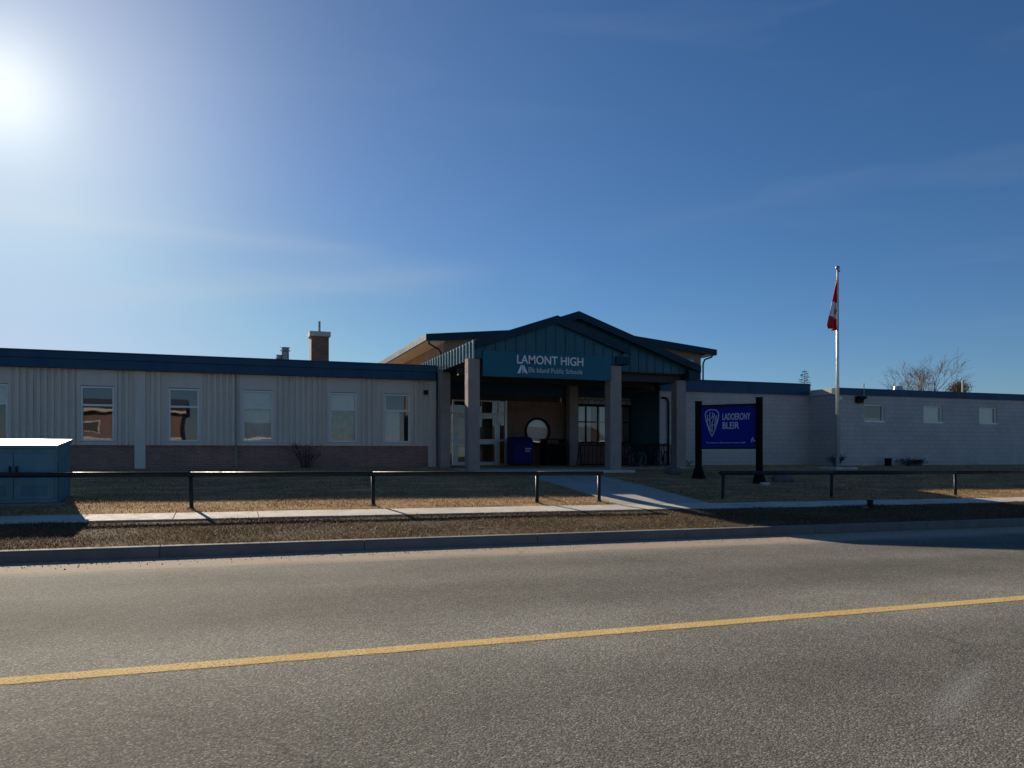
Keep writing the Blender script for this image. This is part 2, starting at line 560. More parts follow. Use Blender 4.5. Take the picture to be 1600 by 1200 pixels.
def line_mat():
    m, nt, bs = newmat('worn_yellow_paint')
    co = nd(nt, 'ShaderNodeTexCoord').outputs['Object']
    n1 = nd(nt, 'ShaderNodeTexNoise', {'Vector': co, 'Scale': 55.0, 'Detail': 5.0, 'Roughness': 0.7}).outputs['Fac']
    n2 = nd(nt, 'ShaderNodeTexNoise', {'Vector': co, 'Scale': 2.0, 'Detail': 4.0}).outputs['Fac']
    c = mixc(nt, ramp(nt, n2, [(0.3, 0.0), (0.7, 1.0)]), (0.66, 0.45, 0.15), (0.74, 0.54, 0.24))
    nt.links.new(c, bs.inputs['Base Color'])
    bs.inputs['Roughness'].default_value = 0.9
    bs.inputs['Specular IOR Level'].default_value = 0.08
    sp = nd(nt, 'ShaderNodeSeparateXYZ', {0: co})
    ed = nd(nt, 'ShaderNodeMath', {0: nd(nt, 'ShaderNodeMath', {0: sp.outputs[1], 1: 6.13}, operation='SUBTRACT').outputs[0]}, operation='ABSOLUTE').outputs[0]
    edm = nd(nt, 'ShaderNodeMapRange', {0: ed, 1: 0.075, 2: 0.145, 3: 0.0, 4: 0.45}).outputs[0]
    k = nd(nt, 'ShaderNodeMath', {0: n1, 1: edm}, operation='SUBTRACT').outputs[0]
    nt.links.new(ramp(nt, k, [(0.30, 0.0), (0.52, 0.92)]), bs.inputs['Alpha'])
    bp = nd(nt, 'ShaderNodeBump', {'Height': n1, 'Strength': 0.3, 'Distance': 0.004})
    nt.links.new(bp.outputs[0], bs.inputs['Normal'])
    return m


M = {}
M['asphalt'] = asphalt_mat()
M['lawn'] = lawn_mat()
M['blade'] = blade_mat()
M['yellow'] = line_mat()
M['concrete'] = simple('old_concrete', (0.56, 0.525, 0.46), 0.88, 0.14, 2.2, 0.35, 70, dirt=0.35)
M['path'] = simple('path_concrete', (0.42, 0.405, 0.36), 0.88, 0.14, 2.2, 0.35, 70, dirt=0.35)
M['kerb'] = simple('kerb_concrete', (0.17, 0.165, 0.155), 0.9, 0.16, 2.5, 0.4, 60, dirt=0.3)
M['siding'] = simple('cream_metal_siding', (0.64, 0.58, 0.495), 0.5, 0.07, 1.3, dirt=0.2, streak=True)
M['trim'] = simple('cream_trim', (0.66, 0.60, 0.52), 0.55, 0.06, 1.5, dirt=0.1, streak=True)
M['frame'] = simple('white_window_frame', (0.80, 0.79, 0.75), 0.45, 0.05, 2.0)
M['alu'] = simple('pale_door_aluminium', (0.52, 0.55, 0.55), 0.4, 0.05, 2.0, metal=0.3)
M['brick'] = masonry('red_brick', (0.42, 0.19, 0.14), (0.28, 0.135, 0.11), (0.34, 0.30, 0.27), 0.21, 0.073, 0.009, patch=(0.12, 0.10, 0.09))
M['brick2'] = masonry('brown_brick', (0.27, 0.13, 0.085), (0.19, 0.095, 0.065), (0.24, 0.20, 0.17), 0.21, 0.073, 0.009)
M['block'] = masonry('painted_block', (0.47, 0.46, 0.44), (0.445, 0.435, 0.415), (0.33, 0.32, 0.31), 0.4, 0.2, 0.011, 0.75, 0.5, 0.14, patch=(0.33, 0.32, 0.30))
M['stucco'] = simple('tan_stucco', (0.32, 0.275, 0.25), 0.92, 0.12, 2.0, 0.8, 55)
M['navy'] = simple('navy_fascia_metal', (0.022, 0.074, 0.14), 0.5, 0.12, 0.8, dirt=0.05, spec=0.2, streak=True)
M['rake'] = simple('dark_teal_trim', (0.006, 0.032, 0.058), 0.5, 0.12, 0.8, spec=0.2, streak=True)
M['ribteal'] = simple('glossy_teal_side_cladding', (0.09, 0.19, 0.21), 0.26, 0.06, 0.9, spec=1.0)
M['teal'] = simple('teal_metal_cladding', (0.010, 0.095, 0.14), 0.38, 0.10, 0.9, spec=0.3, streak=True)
M['signteal'] = simple('teal_sign_board', (0.012, 0.125, 0.185), 0.45, 0.05, 1.0, spec=0.2)
M['roof'] = simple('dark_teal_roofing', (0.022, 0.06, 0.075), 0.5, 0.15, 1.2)
M['gravelroof'] = simple('flat_roof_gravel', (0.2, 0.19, 0.175), 0.95, 0.2, 3.0, 0.5, 40)
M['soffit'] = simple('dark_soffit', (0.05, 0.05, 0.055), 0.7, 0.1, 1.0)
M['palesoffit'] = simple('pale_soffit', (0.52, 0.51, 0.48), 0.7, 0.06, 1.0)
M['tanwall'] = masonry('tan_brick', (0.34, 0.25, 0.16), (0.27, 0.19, 0.12), (0.26, 0.23, 0.2), 0.21, 0.073, 0.009)
M['glass'] = glass_mat('window_glass', (0.85, 0.90, 0.90), 1.85)
M['blind'] = simple('pale_blind', (0.78, 0.80, 0.78), 0.8, 0.06, 2.0)
M['darkblind'] = simple('blue_grey_blind', (0.11, 0.12, 0.22), 0.8, 0.06, 2.0)
M['curtain'] = simple('green_grey_curtain', (0.40, 0.44, 0.38), 0.9, 0.3, 5.0)
M['room'] = simple('dim_room', (0.10, 0.10, 0.10), 0.9, 0.1, 1.0)
M['white'] = simple('white_lettering', (0.78, 0.80, 0.82), 0.5, 0.03, 4.0)
M['palelet'] = simple('pale_lettering', (0.50, 0.56, 0.62), 0.5, 0.05, 4.0)
M['blue'] = simple('royal_blue_board', (0.006, 0.016, 0.27), 0.5, 0.06, 1.5, spec=0.1)
M['boxblue'] = simple('blue_plastic', (0.005, 0.010, 0.13), 0.5, 0.1, 2.0, spec=0.15)
M['black'] = simple('black_paint', (0.008, 0.008, 0.009), 0.55, 0.2, 3.0, spec=0.2)
M['blackwood'] = simple('dark_stained_wood', (0.008, 0.007, 0.006), 0.8, 0.3, 4.0, 0.4, 30, spec=0.12)
M['rail'] = simple('dark_green_pipe', (0.016, 0.024, 0.028), 0.5, 0.25, 5.0, dirt=0.1, spec=0.2)
M['cabinet'] = simple('blue_green_cabinet_paint', (0.065, 0.21, 0.27), 0.42, 0.12, 1.6, dirt=0.08, streak=True)
M['steel'] = simple('galvanised_steel', (0.33, 0.33, 0.33), 0.5, 0.12, 3.0, metal=0.6)
M['pole'] = simple('pole_aluminium', (0.62, 0.62, 0.62), 0.38, 0.08, 3.0, metal=0.6)
M['red'] = simple('flag_red', (0.60, 0.018, 0.03), 0.75, 0.08, 3.0)
M['flagwhite'] = simple('flag_white', (0.80, 0.79, 0.77), 0.75, 0.05, 3.0)
M['bark'] = simple('grey_bark', (0.16, 0.125, 0.10), 0.9, 0.25, 8.0, 0.5, 60)
M['twig'] = simple('dry_twig', (0.135, 0.115, 0.10), 0.9, 0.3, 8.0)
M['drytwig'] = simple('black_dead_stalks', (0.04, 0.033, 0.028), 0.9, 0.3, 8.0)
M['needle'] = simple('spruce_needles', (0.035, 0.062, 0.032), 0.8, 0.35, 6.0)
M['dryleaf'] = simple('brown_leaves', (0.17, 0.105, 0.05), 0.85, 0.35, 7.0)
M['rock'] = simple('field_stone', (0.13, 0.13, 0.13), 0.9, 0.3, 5.0, 0.7, 25)
M['rubber'] = simple('tyre_rubber', (0.012, 0.012, 0.012), 0.8, 0.2, 6.0)
M['bikered'] = simple('bike_red', (0.22, 0.02, 0.025), 0.35, 0.1, 5.0)
M['bikeblue'] = simple('bike_blue', (0.03, 0.05, 0.12), 0.35, 0.1, 5.0)
M['mural'] = masonry('grey_tile_header', (0.55, 0.53, 0.54), (0.40, 0.39, 0.40), (0.12, 0.12, 0.13), 0.32, 0.2, 0.02)
M['housered'] = simple('barn_red_siding', (0.25, 0.155, 0.135), 0.7, 0.12, 1.0)
M['housetan'] = simple('tan_siding', (0.42, 0.35, 0.26), 0.7, 0.1, 1.0)
M['shingle'] = simple('brown_shingle', (0.10, 0.085, 0.075), 0.9, 0.25, 3.0, 0.4, 20)
M['garage'] = simple('white_garage_door', (0.66, 0.65, 0.62), 0.5, 0.05, 1.0)

# ------------------------------------------------------------------ terrain
YP = [12.8, 15.3, 16.2, 16.9, 20.0, 23.0, 25.0, 29.0, 31.0, 60.0]
ZP = [0.15, 0.33, 0.385, 0.455, 0.72, 0.93, 1.005, 1.075, 1.08, 1.08]


def tilt(x):
    return -0.0067 * min(max(x - 4.0, -34.0), 56.0)


def zroad(x):
    return tilt(x)


def zg(x, y):
    b = float(np.interp(y, YP, ZP))
    return b + tilt(x) * min(max((27.0 - y) / 10.0, 0.0), 1.0)


XR = [-400, -120, -60, -30, -10, 0, 10, 20, 30, 40, 60, 120, 400]
mb = MB()
ys = [-4.0, 0.0, 4.0, 8.0, 12.62]
for i in range(len(XR) - 1):
    for j in range(len(ys) - 1):
        x0, x1, y0, y1 = XR[i], XR[i + 1], ys[j], ys[j + 1]
        mb.poly([(x0, y0, zroad(x0)), (x1, y0, zroad(x1)), (x1, y1, zroad(x1)), (x0, y1, zroad(x0))])
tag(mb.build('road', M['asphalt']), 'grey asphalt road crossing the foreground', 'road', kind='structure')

mb = MB()
for i in range(len(XR) - 1):
    x0, x1 = XR[i], XR[i + 1]
    mb.poly([(x0, 5.98, zroad(x0) + .004), (x1, 5.98, zroad(x1) + .004), (x1, 6.28, zroad(x1) + .004), (x0, 6.28, zroad(x0) + .004)])
tag(mb.build('road_marking', M['yellow']), 'single worn yellow centre line on the asphalt', 'road marking', kind='structure')

# lawn sheet on the school side, out to the horizon
gx = [-500, -150, -60] + [x * 1.0 for x in range(-36, 61)] + [80, 150, 500]
gy = [12.78] + [12.95 + .25 * k for k in range(34)] + [21.5 + .5 * k for k in range(20)] + [32, 40, 60, 120, 300, 900]
gx, gy = np.array(gx, float), np.array(gy, float)
vv = np.zeros((len(gy), len(gx), 3))
for j, y in enumerate(gy):
    for i, x in enumerate(gx):
        n = 0.0
        if 13.1 < y < 15.2 or 16.4 < y < 23:
            n = 0.007 * math.sin(x * 2.1 + y * 1.3) * math.sin(x * .73 - y * 2.9) + random.uniform(-.004, .004) - .010
        vv[j, i] = (x, y, zg(x, y) + n)
nx, ny = len(gx), len(gy)
ff = [(j * nx + i, j * nx + i + 1, (j + 1) * nx + i + 1, (j + 1) * nx + i) for j in range(ny - 1) for i in range(nx - 1)]
me = bpy.data.meshes.new('lawn')
me.from_pydata(vv.reshape(-1, 3).tolist(), [], ff)
me.materials.append(M['lawn'])
me.polygons.foreach_set('use_smooth', [True] * len(me.polygons))
tag(link('lawn', me), 'brown dormant lawn rising from the kerb to the school', 'lawn', kind='structure')

mb = MB()
mb.poly([(-500, -900, 0.05), (500, -900, 0.05), (500, -4.6, 0.05), (-500, -4.6, 0.05)])
tag(mb.build('ground', M['lawn']), 'flat ground on the near side of the road', 'ground', kind='structure')
mb = MB()
mb.box(-400, 400, -4.6, -4.0, -0.5, 0.35)
tag(mb.build('near_kerb', M['kerb']), 'kerb on the near side of the road', 'kerb', kind='structure')

# kerb on the school side, cast in segments
kerb = thing('kerb', 'grey concrete kerb between road and grass strip', 'kerb', (8, 12.7, 0))
del kerb['category']
tag(kerb, kind='structure')
seg, x = 3.05, -62.0
while x < 66:
    a, b = x + .006, x + seg - .006
    yf = 12.60
    mb = MB()
    za, zb = zroad(a), zroad(b)
    prof = [(yf - .0, -.15), (yf + .0, .03), (yf + .025, .14), (yf + .06, .165), (yf + .20, .17), (yf + .205, -.15)]
    n = len(prof)
    base = len(mb.v)
    mb.v += [(a, p[0], p[1] + za) for p in prof] + [(b, p[0], p[1] + zb) for p in prof]
    for k in range(n):
        l = (k + 1) % n
        mb.f.append((base + k, base + n + k, base + n + l, base + l))
        mb.m.append(0)
    mb.f.append(tuple(base + k for k in range(n)))
    mb.f.append(tuple(base + 2 * n - 1 - k for k in range(n)))
    mb.m += [0, 0]
    mb.build('kerb_stone', M['kerb'], kerb, fix=True)
    x += seg


def slab(name, parent, x0, x1, y0, y1, top=.03, th=.12, gap=.012, mat='concrete', zf=zg):
    x0, x1, y0, y1 = x0 + gap / 2, x1 - gap / 2, y0 + gap / 2, y1 - gap / 2
    mb = MB()
    c = [(x0, y0), (x1, y0), (x1, y1), (x0, y1)]
    j = random.uniform(-.003, .004)
    mb.hexa([(x_, y_, zf(x_, y_) + top + j - th) for x_, y_ in c] + [(x_, y_, zf(x_, y_) + top + j) for x_, y_ in c])
    return mb.build(name, M[mat], parent, bevel=.006)


walk = thing('sidewalk', 'concrete sidewalk between the grass strip and the pipe rails', 'sidewalk', (8, 15.6, .3))
del walk['category']
tag(walk, kind='structure')
x = -40.0
while x < 62:
    slab('slab', walk, x, x + 1.5, 15.3, 16.2)
    x += 1.5
path = thing('path', 'concrete path from the sidewalk up to the entrance', 'path', (9.9, 19, .6))
del path['category']
tag(path, kind='structure')
yy = [16.2, 17.45, 18.7, 19.95, 21.2, 22.4, 23.5]
for k in range(6):
    for (a, b) in ((8.72, 9.92), (9.92, 11.15)):
        slab('slab', path, a, b, yy[k], yy[k + 1], th=.14, mat='path')
plaza = thing('plaza', 'concrete apron under the entrance canopy', 'plaza', (12, 27, 1.0))
del plaza['category']
tag(plaza, kind='structure')
for (xa, xb, ya, yb) in [(7.45 + i * 1.9, 7.45 + (i + 1) * 1.9, 23.5 + k * 1.93, 23.5 + (k + 1) * 1.93) for i in range(3) for k in range(4)] + \
        [(13.15 + i * 2.05, 13.15 + (i + 1) * 2.05, 25.9 + k * 1.78, 25.9 + (k + 1) * 1.78) for i in range(2) for k in range(3)]:
    slab('slab', plaza, xa, xb, ya, yb, th=.3, zf=lambda x_, y_: 0.99 + .004 * (y_ - 23.5))
ZPL = 1.03

# grass blades: short straw-coloured turf
def blades(areas):
    P, Cc = [], []
    for (x0, x1, y0, y1, dens, hmin, hmax) in areas:
        n = int((x1 - x0) * (y1 - y0) * dens)
        xs = rng.uniform(x0, x1, n)
        ysr = rng.uniform(y0, y1, n)
        cl = np.sin(xs * 1.7 + np.sin(ysr * 2.1) * 1.5) * np.sin(ysr * 2.6 + xs * .4) + rng.normal(0, .5, n)
        keep = cl > -1.15
        keep &= ~((xs > 8.68) & (xs < 11.2) & (ysr > 16.1))
        keep &= ~((xs > 7.4) & (xs < 13.2) & (ysr > 23.4))
        xs, ysr, cl = xs[keep], ysr[keep], cl[keep]
        n = len(xs)
        zb = np.array([zg(a, b) for a, b in zip(xs, ysr)])
        h = rng.uniform(hmin, hmax, n) * (0.75 + 0.35 * np.clip(cl, -1, 1))
        an = rng.uniform(0, 2 * np.pi, n)
        le = rng.uniform(.3, 1.3, n) * h
        w = rng.uniform(.004, .009, n)
        dx, dy = np.cos(an), np.sin(an)
        base = np.stack([xs, ysr, zb - .005], 1)
        side = np.stack([-dy * w, dx * w, np.zeros(n)], 1)
        tip = base + np.stack([dx * le, dy * le, h], 1)
        P.append(np.stack([base - side, base + side, tip], 1).reshape(-1, 3))
        t = rng.uniform(0, 1, n)[:, None]
        straw = np.array([.30, .215, .125]) * t + np.array([.13, .088, .05]) * (1 - t)
        green = (np.sin(xs * .9 + 1.0) * np.sin(ysr * 1.9 + xs * .3) > .55) & (rng.uniform(0, 1, n) < .4)
        straw[green] = np.array([.085, .105, .035])
        straw *= np.where(ysr > 15.8, 2.1, .85)[:, None]
        dead = rng.uniform(0, 1, n) < .16
        straw[dead] = np.array([.07, .05, .03])
        Cc.append(np.repeat(straw, 3, 0))
    P, Cc = np.concatenate(P), np.concatenate(Cc)
    nv = len(P)
    me = bpy.data.meshes.new('grass')
    me.vertices.add(nv)
    me.vertices.foreach_set('co', P.astype(np.float32).ravel())
    me.loops.add(nv)
    me.loops.foreach_set('vertex_index', np.arange(nv, dtype=np.int32))
    me.polygons.add(nv // 3)
    me.polygons.foreach_set('loop_start', np.arange(0, nv, 3, dtype=np.int32))
    at = me.attributes.new('blade_colour', 'FLOAT_COLOR', 'POINT')
    at.data.foreach_set('color', np.concatenate([Cc, np.ones((nv, 1))], 1).astype(np.float32).ravel())
    me.materials.append(M['blade'])
    me.update(calc_edges=True)
    me.validate()
    return me


gm = blades([(-9, 28, 12.82, 15.33, 1500, .018, .05), (-8, 30, 16.2, 19.0, 900, .02, .055), (-8, 34, 19.0, 24.5, 420, .02, .06), (13.3, 34, 24.5, 27, 200, .02, .06), (-9, 28, 12.80, 12.95, 1500, .04, .085), (-9, 28, 15.22, 15.36, 1700, .03, .07), (-9, 30, 16.14, 16.3, 1500, .03, .07),
             (-12, 7.3, 24.5, 28.8, 220, .02, .06)])
tag(link('grass', gm), 'short straw-coloured grass on the strip and the school lawn', 'grass', kind='stuff')

# loose grit swept against the kerb
gb = MB()
for k in range(5200):
    x_ = random.uniform(-6, 24)
    y_ = 12.59 - abs(random.gauss(0, .30)) - .01
    r_ = random.uniform(.004, .011) * (1.5 if random.random() < .06 else 1)
    z_ = zroad(x_) + r_ * .3
    a_ = random.uniform(0, 6.28)
    c_, s_ = math.cos(a_) * r_, math.sin(a_) * r_
    t_ = (x_ + random.uniform(-.3, .3) * r_, y_, z_ + r_ * 1.1)
    q_ = [(x_ + c_, y_ + s_, z_ - r_ * .3), (x_ - s_, y_ + c_, z_ - r_ * .3), (x_ - c_, y_ - s_, z_ - r_ * .3), (x_ + s_, y_ - c_, z_ - r_ * .3)]
    for i_ in range(4):
        gb.poly([q_[i_], q_[(i_ + 1) % 4], t_])
M['grit'] = simple('gutter_grit', (0.34, 0.28, 0.22), 0.95, 0.45, 30.0)
tag(gb.build('gravel', M['grit']), 'loose sandy grit swept along the kerb', 'gravel', kind='stuff')

# ------------------------------------------------------------------ the school
school = thing('school_building', 'low school with cream ribbed wing, teal gabled entrance and grey block wing', 'building', (8, 29, 1.05))


def part(mb, name, mat, parent=None, label=None, **kw):
    o = mb.build(name, M[mat] if isinstance(mat, str) else mat, parent or school, **kw)
    if label:
        o['label'] = label
    return o


def corrugated(x0, x1, y, z0, z1, pitch=.20, dep=.055):
    mb = MB()
    pts = [(x0, y)]
    x = math.ceil(x0 / pitch) * pitch
    while x + pitch <= x1 + 1e-6:
        for fx, fy in ((.0, 0), (.10, -dep), (.62, -dep), (.72, 0)):
            q = x + fx * pitch
            if q > pts[-1][0] + 1e-4:
                pts.append((q, y + fy))
        x += pitch
    if x1 > pts[-1][0] + 1e-4:
        pts.append((x1, y))
    for (a, b) in zip(pts[:-1], pts[1:]):
        mb.poly([(a[0], a[1], z0), (b[0], b[1], z0), (b[0], b[1], z1), (a[0], a[1], z1)])
    return mb


# --- long wing with cream ribbed siding
WY = 29.0
wins = [(-8.05, -6.78), (-4.70, -3.70), (-2.02, -1.04), (.39, 1.42), (3.43, 4.42), (5.45, 6.44)]
WL, WR = -34.0, 7.15
pil = (-3.08, -2.74)
edges = [WL] + [e for w in wins for e in (w[0] - .10, w[1] + .10)] + [WR]
spans = [(edges[i], edges[i + 1]) for i in range(0, len(edges), 2)]
for a, b in spans:
    pieces = [(a, b)]
    if a < pil[0] < b:
        pieces = [(a, pil[0]), (pil[1], b)]
    for p, q in pieces:
        while q - p > 4.5:
            part(corrugated(p, p + 4.0, WY, 1.86, 4.42), 'siding_panel', 'siding')
            p += 4.0
        part(corrugated(p, q, WY, 1.86, 4.42), 'siding_panel', 'siding')
for (a, b) in ((WL, pil[0]), (pil[1], WR)):
    mb = MB().box(a, b, WY - .035, WY + .3, .6, 1.835)
    part(mb, 'brick_base', 'brick')
    mb = MB().box(a, b, WY - .085, WY + .3, 1.835, 1.875)
    part(mb, 'brick_ledge', 'brick')
part(MB().box(pil[0], pil[1], WY - .10, WY + .3, .6, 4.42), 'pilaster', 'trim', bevel=.008)
part(MB().box(WR, 7.46, WY - .09, WY + .3, .6, 4.42), 'pilaster', 'trim', bevel=.008)
part(MB().box(WL, 7.46, WY + .9, WY + 1.0, .6, 4.8), 'room_wall', 'room')
# fascia in two stepped bands and the flat roof
part(MB().box(WL, 7.40, WY - .30, WY - .02, 4.40, 4.70), 'fascia', 'navy', bevel=.006)
part(MB().box(WL, 7.40, WY - .33, WY + .25, 4.705, 4.93), 'fascia_cap', 'navy', bevel=.006)
part(MB().box(WL, 7.395, WY + .25, 46.0, 4.55, 4.80), 'roof', 'gravelroof')
part(MB().box(WL, 7.40, WY - .36, WY + .28, 4.932, 4.965), 'parapet_flashing', 'navy')

BL = ['blind', 'darkblind', 'darkblind', 'blind', 'blind', 'darkblind']
LOW = [None, None, None, 'blind', 'curtain', 'blind']
for k, (a, b) in enumerate(wins):
    z0, z1, zm = 2.0, 3.84, 3.21
    part(MB().box(a - .10, b + .10, WY - .035, WY + .06, z1 + .02, 4.42), 'panel', 'trim')
    f = .06
    wo = part(MB().box(a - .10, b + .10, WY - .02, WY + .12, 1.876, z0 - .012), 'window', 'trim')
    for (p, q) in ((a - .10, a), (b, b + .10)):
        part(MB().box(p, q, WY - .065, WY + .10, z0 - .01, z1 + .018), 'jamb', 'trim', wo)
    for (p, q, r0, r1) in ((a, a + f, z0, z1), (b - f, b, z0, z1), (a + f, b - f, z0, z0 + f), (a + f, b - f, z1 - f, z1), (a + f, b - f, zm - .035, zm + .035)):
        part(MB().box(p, q, WY - .02, WY + .07, r0, r1), 'frame', 'frame', wo)
    for (r0, r1) in ((z0 + f, zm - .035), (zm + .035, z1 - f)):
        part(MB().poly([(a + f, WY + .03, r0), (b - f, WY + .03, r0), (b - f, WY + .03, r1), (a + f, WY + .03, r1)]), 'pane', 'glass', wo)
    part(MB().box(a + f, b - f, WY + .11, WY + .125, zm - .02, z1), 'blind', BL[k], wo)
    if LOW[k]:
        frac = {3: .0, 4: .0, 5: .35}[k]
        mb = MB()
        nfold = 14
        xs = [a + f + (b - a - 2 * f) * (1 - frac if k == 5 else 1.0) * i / nfold for i in range(nfold + 1)]
        for i in range(nfold):
            y0_, y1_ = WY + .16 + .02 * (i % 2), WY + .16 + .02 * ((i + 1) % 2)
            mb.poly([(xs[i], y0_, z0), (xs[i + 1], y1_, z0), (xs[i + 1], y1_, zm), (xs[i], y0_, zm)])
        part(mb, 'curtain', LOW[k], wo)
# conduit and small wall fixtures
part(MB().tube([(.17, WY - .06, 1.05), (.17, WY - .06, 4.40)], .022), 'conduit', 'steel')
part(MB().box(6.98, 7.12, WY - .16, WY - .035, 3.86, 4.02), 'wall_fixture', 'black')

# --- chimney and metal flues on the wing roof
cm = part(MB().box(3.15, 3.87, 33.0, 33.75, 4.75, 6.50), 'chimney', 'brick2')
part(MB().box(3.08, 3.94, 32.93, 33.82, 6.50, 6.70), 'chimney_cap', 'concrete', cm, bevel=.01)
part(MB().tube([(3.52, 33.35, 6.68), (3.52, 33.35, 7.18)], .045), 'flue', 'steel', cm)
for (x, z, r) in ((1.88, 5.66, .11), (2.12, 5.98, .15)):
    fl = part(MB().tube([(x, 33.2, 4.75), (x, 33.2, z - .18)], r, 14), 'roof_flue', 'steel', smooth=False)
    part(MB().tube([(x, 33.2, z - .17), (x, 33.2, z - .12), (x, 33.2, z - .11), (x, 33.2, z - .02), (x, 33.2, z)], [r * .9, r * 1.5, r, r, r * 1.4], 14), 'flue_cap', 'steel', fl)

# --- hall behind the entrance, low gable
HX0, HX1, HY = 10.3, 25.85, 38.45
RX = 17.94
HE0, HE1 = 9.33, 26.55


def zh(x):
    return 8.46 - .0965 * abs(x - RX)


ze = zh(HE0)
part(MB().prism_y([(HX0, .9), (HX1, .9), (HX1, zh(HX1) - .2), (RX, zh(RX) - .2), (HX0, zh(HX0) - .2)], HY, 58.0), 'hall_wall', 'tanwall')
for (a, b) in ((HE0, RX), (RX, HE1)):
    part(MB().prism_y([(a, zh(a) - .12), (b, zh(b) - .12), (b, zh(b)), (a, zh(a))], 38.02, 58.5), 'hall_roof', 'roof')
    part(MB().prism_y([(a, zh(a) - .34), (b, zh(b) - .34), (b, zh(b) + .015), (a, zh(a) + .015)], 37.95, 38.015), 'rake_board', 'rake')
for (a, b) in ((HE0 + .02, HX0 - .01), (HX1 + .01, HE1 - .02)):
    part(MB().box(a, b, 38.03, 58.4, ze - .34, ze - .30), 'hall_soffit', 'palesoffit')
for (a, b) in ((HE0 - .07, HE0 - .005), (HE1 + .005, HE1 + .07)):
    part(MB().box(a, b, 37.95, 58.5, ze - .30, ze + .01), 'hall_gutter', 'rake')
part(MB().tube([(HE0 + .1, 38.1, ze - .3), (HE0 + .15, 38.2, ze - .45), (10.05, 38.33, ze - .72), (10.18, 38.37, ze - .95), (10.18, 38.37, 4.9)], .05), 'downpipe', 'rake', smooth=True)
part(MB().tube([(HE1 - .1, 38.1, ze - .3), (HE1 - .15, 38.2, ze - .42), (26.05, 38.33, ze - .55), (25.95, 38.37, ze - .8), (25.95, 38.37, 4.7)], .05), 'downpipe', 'rake', smooth=True)
part(MB().box(24.4, 25.3, 38.36, 38.44, ze - .84, ze - .60), 'vent_grille', 'palesoffit')

# --- entrance canopy: wide gable behind, narrower gable in front, same slope
SL = .343
R2X, R2Z = 12.0, 6.80
R1X = 10.35
R1Z = R2Z - SL * (R2X - R1X)


def zl(x):
    return R2Z - SL * (R2X - x)


def zr2(x):
    return R2Z - SL * (x - R2X)


def zr1(x):
    return R1Z - SL * (x - R1X)


EL, ER1, ER2 = 7.46, 13.15, 17.25
T = .14


def sl_prism(xa, za, xb, zb, t):
    return [(xa, za - t), (xb, zb - t), (xb, zb), (xa, za)]


part(MB().prism_y(sl_prism(EL, zl(EL), R2X, R2Z, T), 25.70, 33.35), 'canopy_roof', 'roof')
part(MB().prism_y(sl_prism(R2X, R2Z, ER2, zr2(ER2), T), 25.70, 33.35), 'canopy_roof', 'roof')
part(MB().prism_y(sl_prism(EL, zl(EL), R1X, R1Z, T), 23.88, 25.695), 'canopy_roof', 'roof')
part(MB().prism_y(sl_prism(R1X, R1Z, ER1, zr1(ER1), T), 23.88, 25.95), 'canopy_roof', 'roof')
# rake boards
RB = .27
part(MB().prism_y(sl_prism(EL, zl(EL) + .02, R1X, R1Z + .02, RB), 23.815, 23.875), 'rake_board', 'rake')
part(MB().prism_y(sl_prism(R1X, R1Z + .02, ER1, zr1(ER1) + .02, RB), 23.815, 23.875), 'rake_board', 'rake')
part(MB().prism_y(sl_prism(R1X + .1, zl(R1X + .1) + .02, R2X, R2Z + .02, RB), 25.63, 25.695), 'rake_board', 'rake')
part(MB().prism_y(sl_prism(R2X, R2Z + .02, ER2, zr2(ER2) + .02, RB), 25.63, 25.695), 'rake_board', 'rake')
# eave end blocks
part(MB().box(12.62, 13.17, 23.90, 25.6, zr1(ER1) - .55, zr1(ER1) - .30), 'eave_box', 'rake')
part(MB().box(16.75, 17.27, 25.72, 30.9, zr2(ER2) - .50, zr2(ER2) - .16), 'eave_box', 'rake')
CB = 4.72


def cladding(name, x0, x1, y, top, w=.36, zb=CB):
    g = part(MB().prism_y([(x0, zb), (x1, zb)] + [(x, top(x) - T - .01) for x in (x1,)] +
                          ([(R1X, top(R1X) - T - .01)] if x0 < R1X < x1 and name == 'front_gable' else []) +
                          ([(R2X, top(R2X) - T - .01)] if x0 < R2X < x1 and name != 'front_gable' else []) +
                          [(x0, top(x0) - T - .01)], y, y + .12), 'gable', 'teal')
    x = x0
    while x < x1 - .02:
        b = min(x + w, x1)
        zs = [top(x) - T - .02, top(b - .03) - T - .02]
        if max(zs) > zb + .03:
            q = [(x, zb - .02), (b - .03, zb - .02), (b - .03, max(zs[1], zb)), (x, max(zs[0], zb))]
            part(MB().prism_y(q, y - .022, y - .001), 'cladding_panel', 'teal', g)
            part(MB().prism_y([(b - .028, zb - .02), (b - .002, zb - .02), (b - .002, max(zs[1], zb)), (b - .028, max(zs[1], zb))], y - .05, y - .001), 'seam', 'teal', g)
        x += w
    return g


cladding('front_gable', 7.50, 12.82, 24.0, lambda x: zl(x) if x < R1X else zr1(x))
cladding('rear_gable', 7.50, 17.05, 26.0, lambda x: zl(x) if x < R2X else zr2(x))
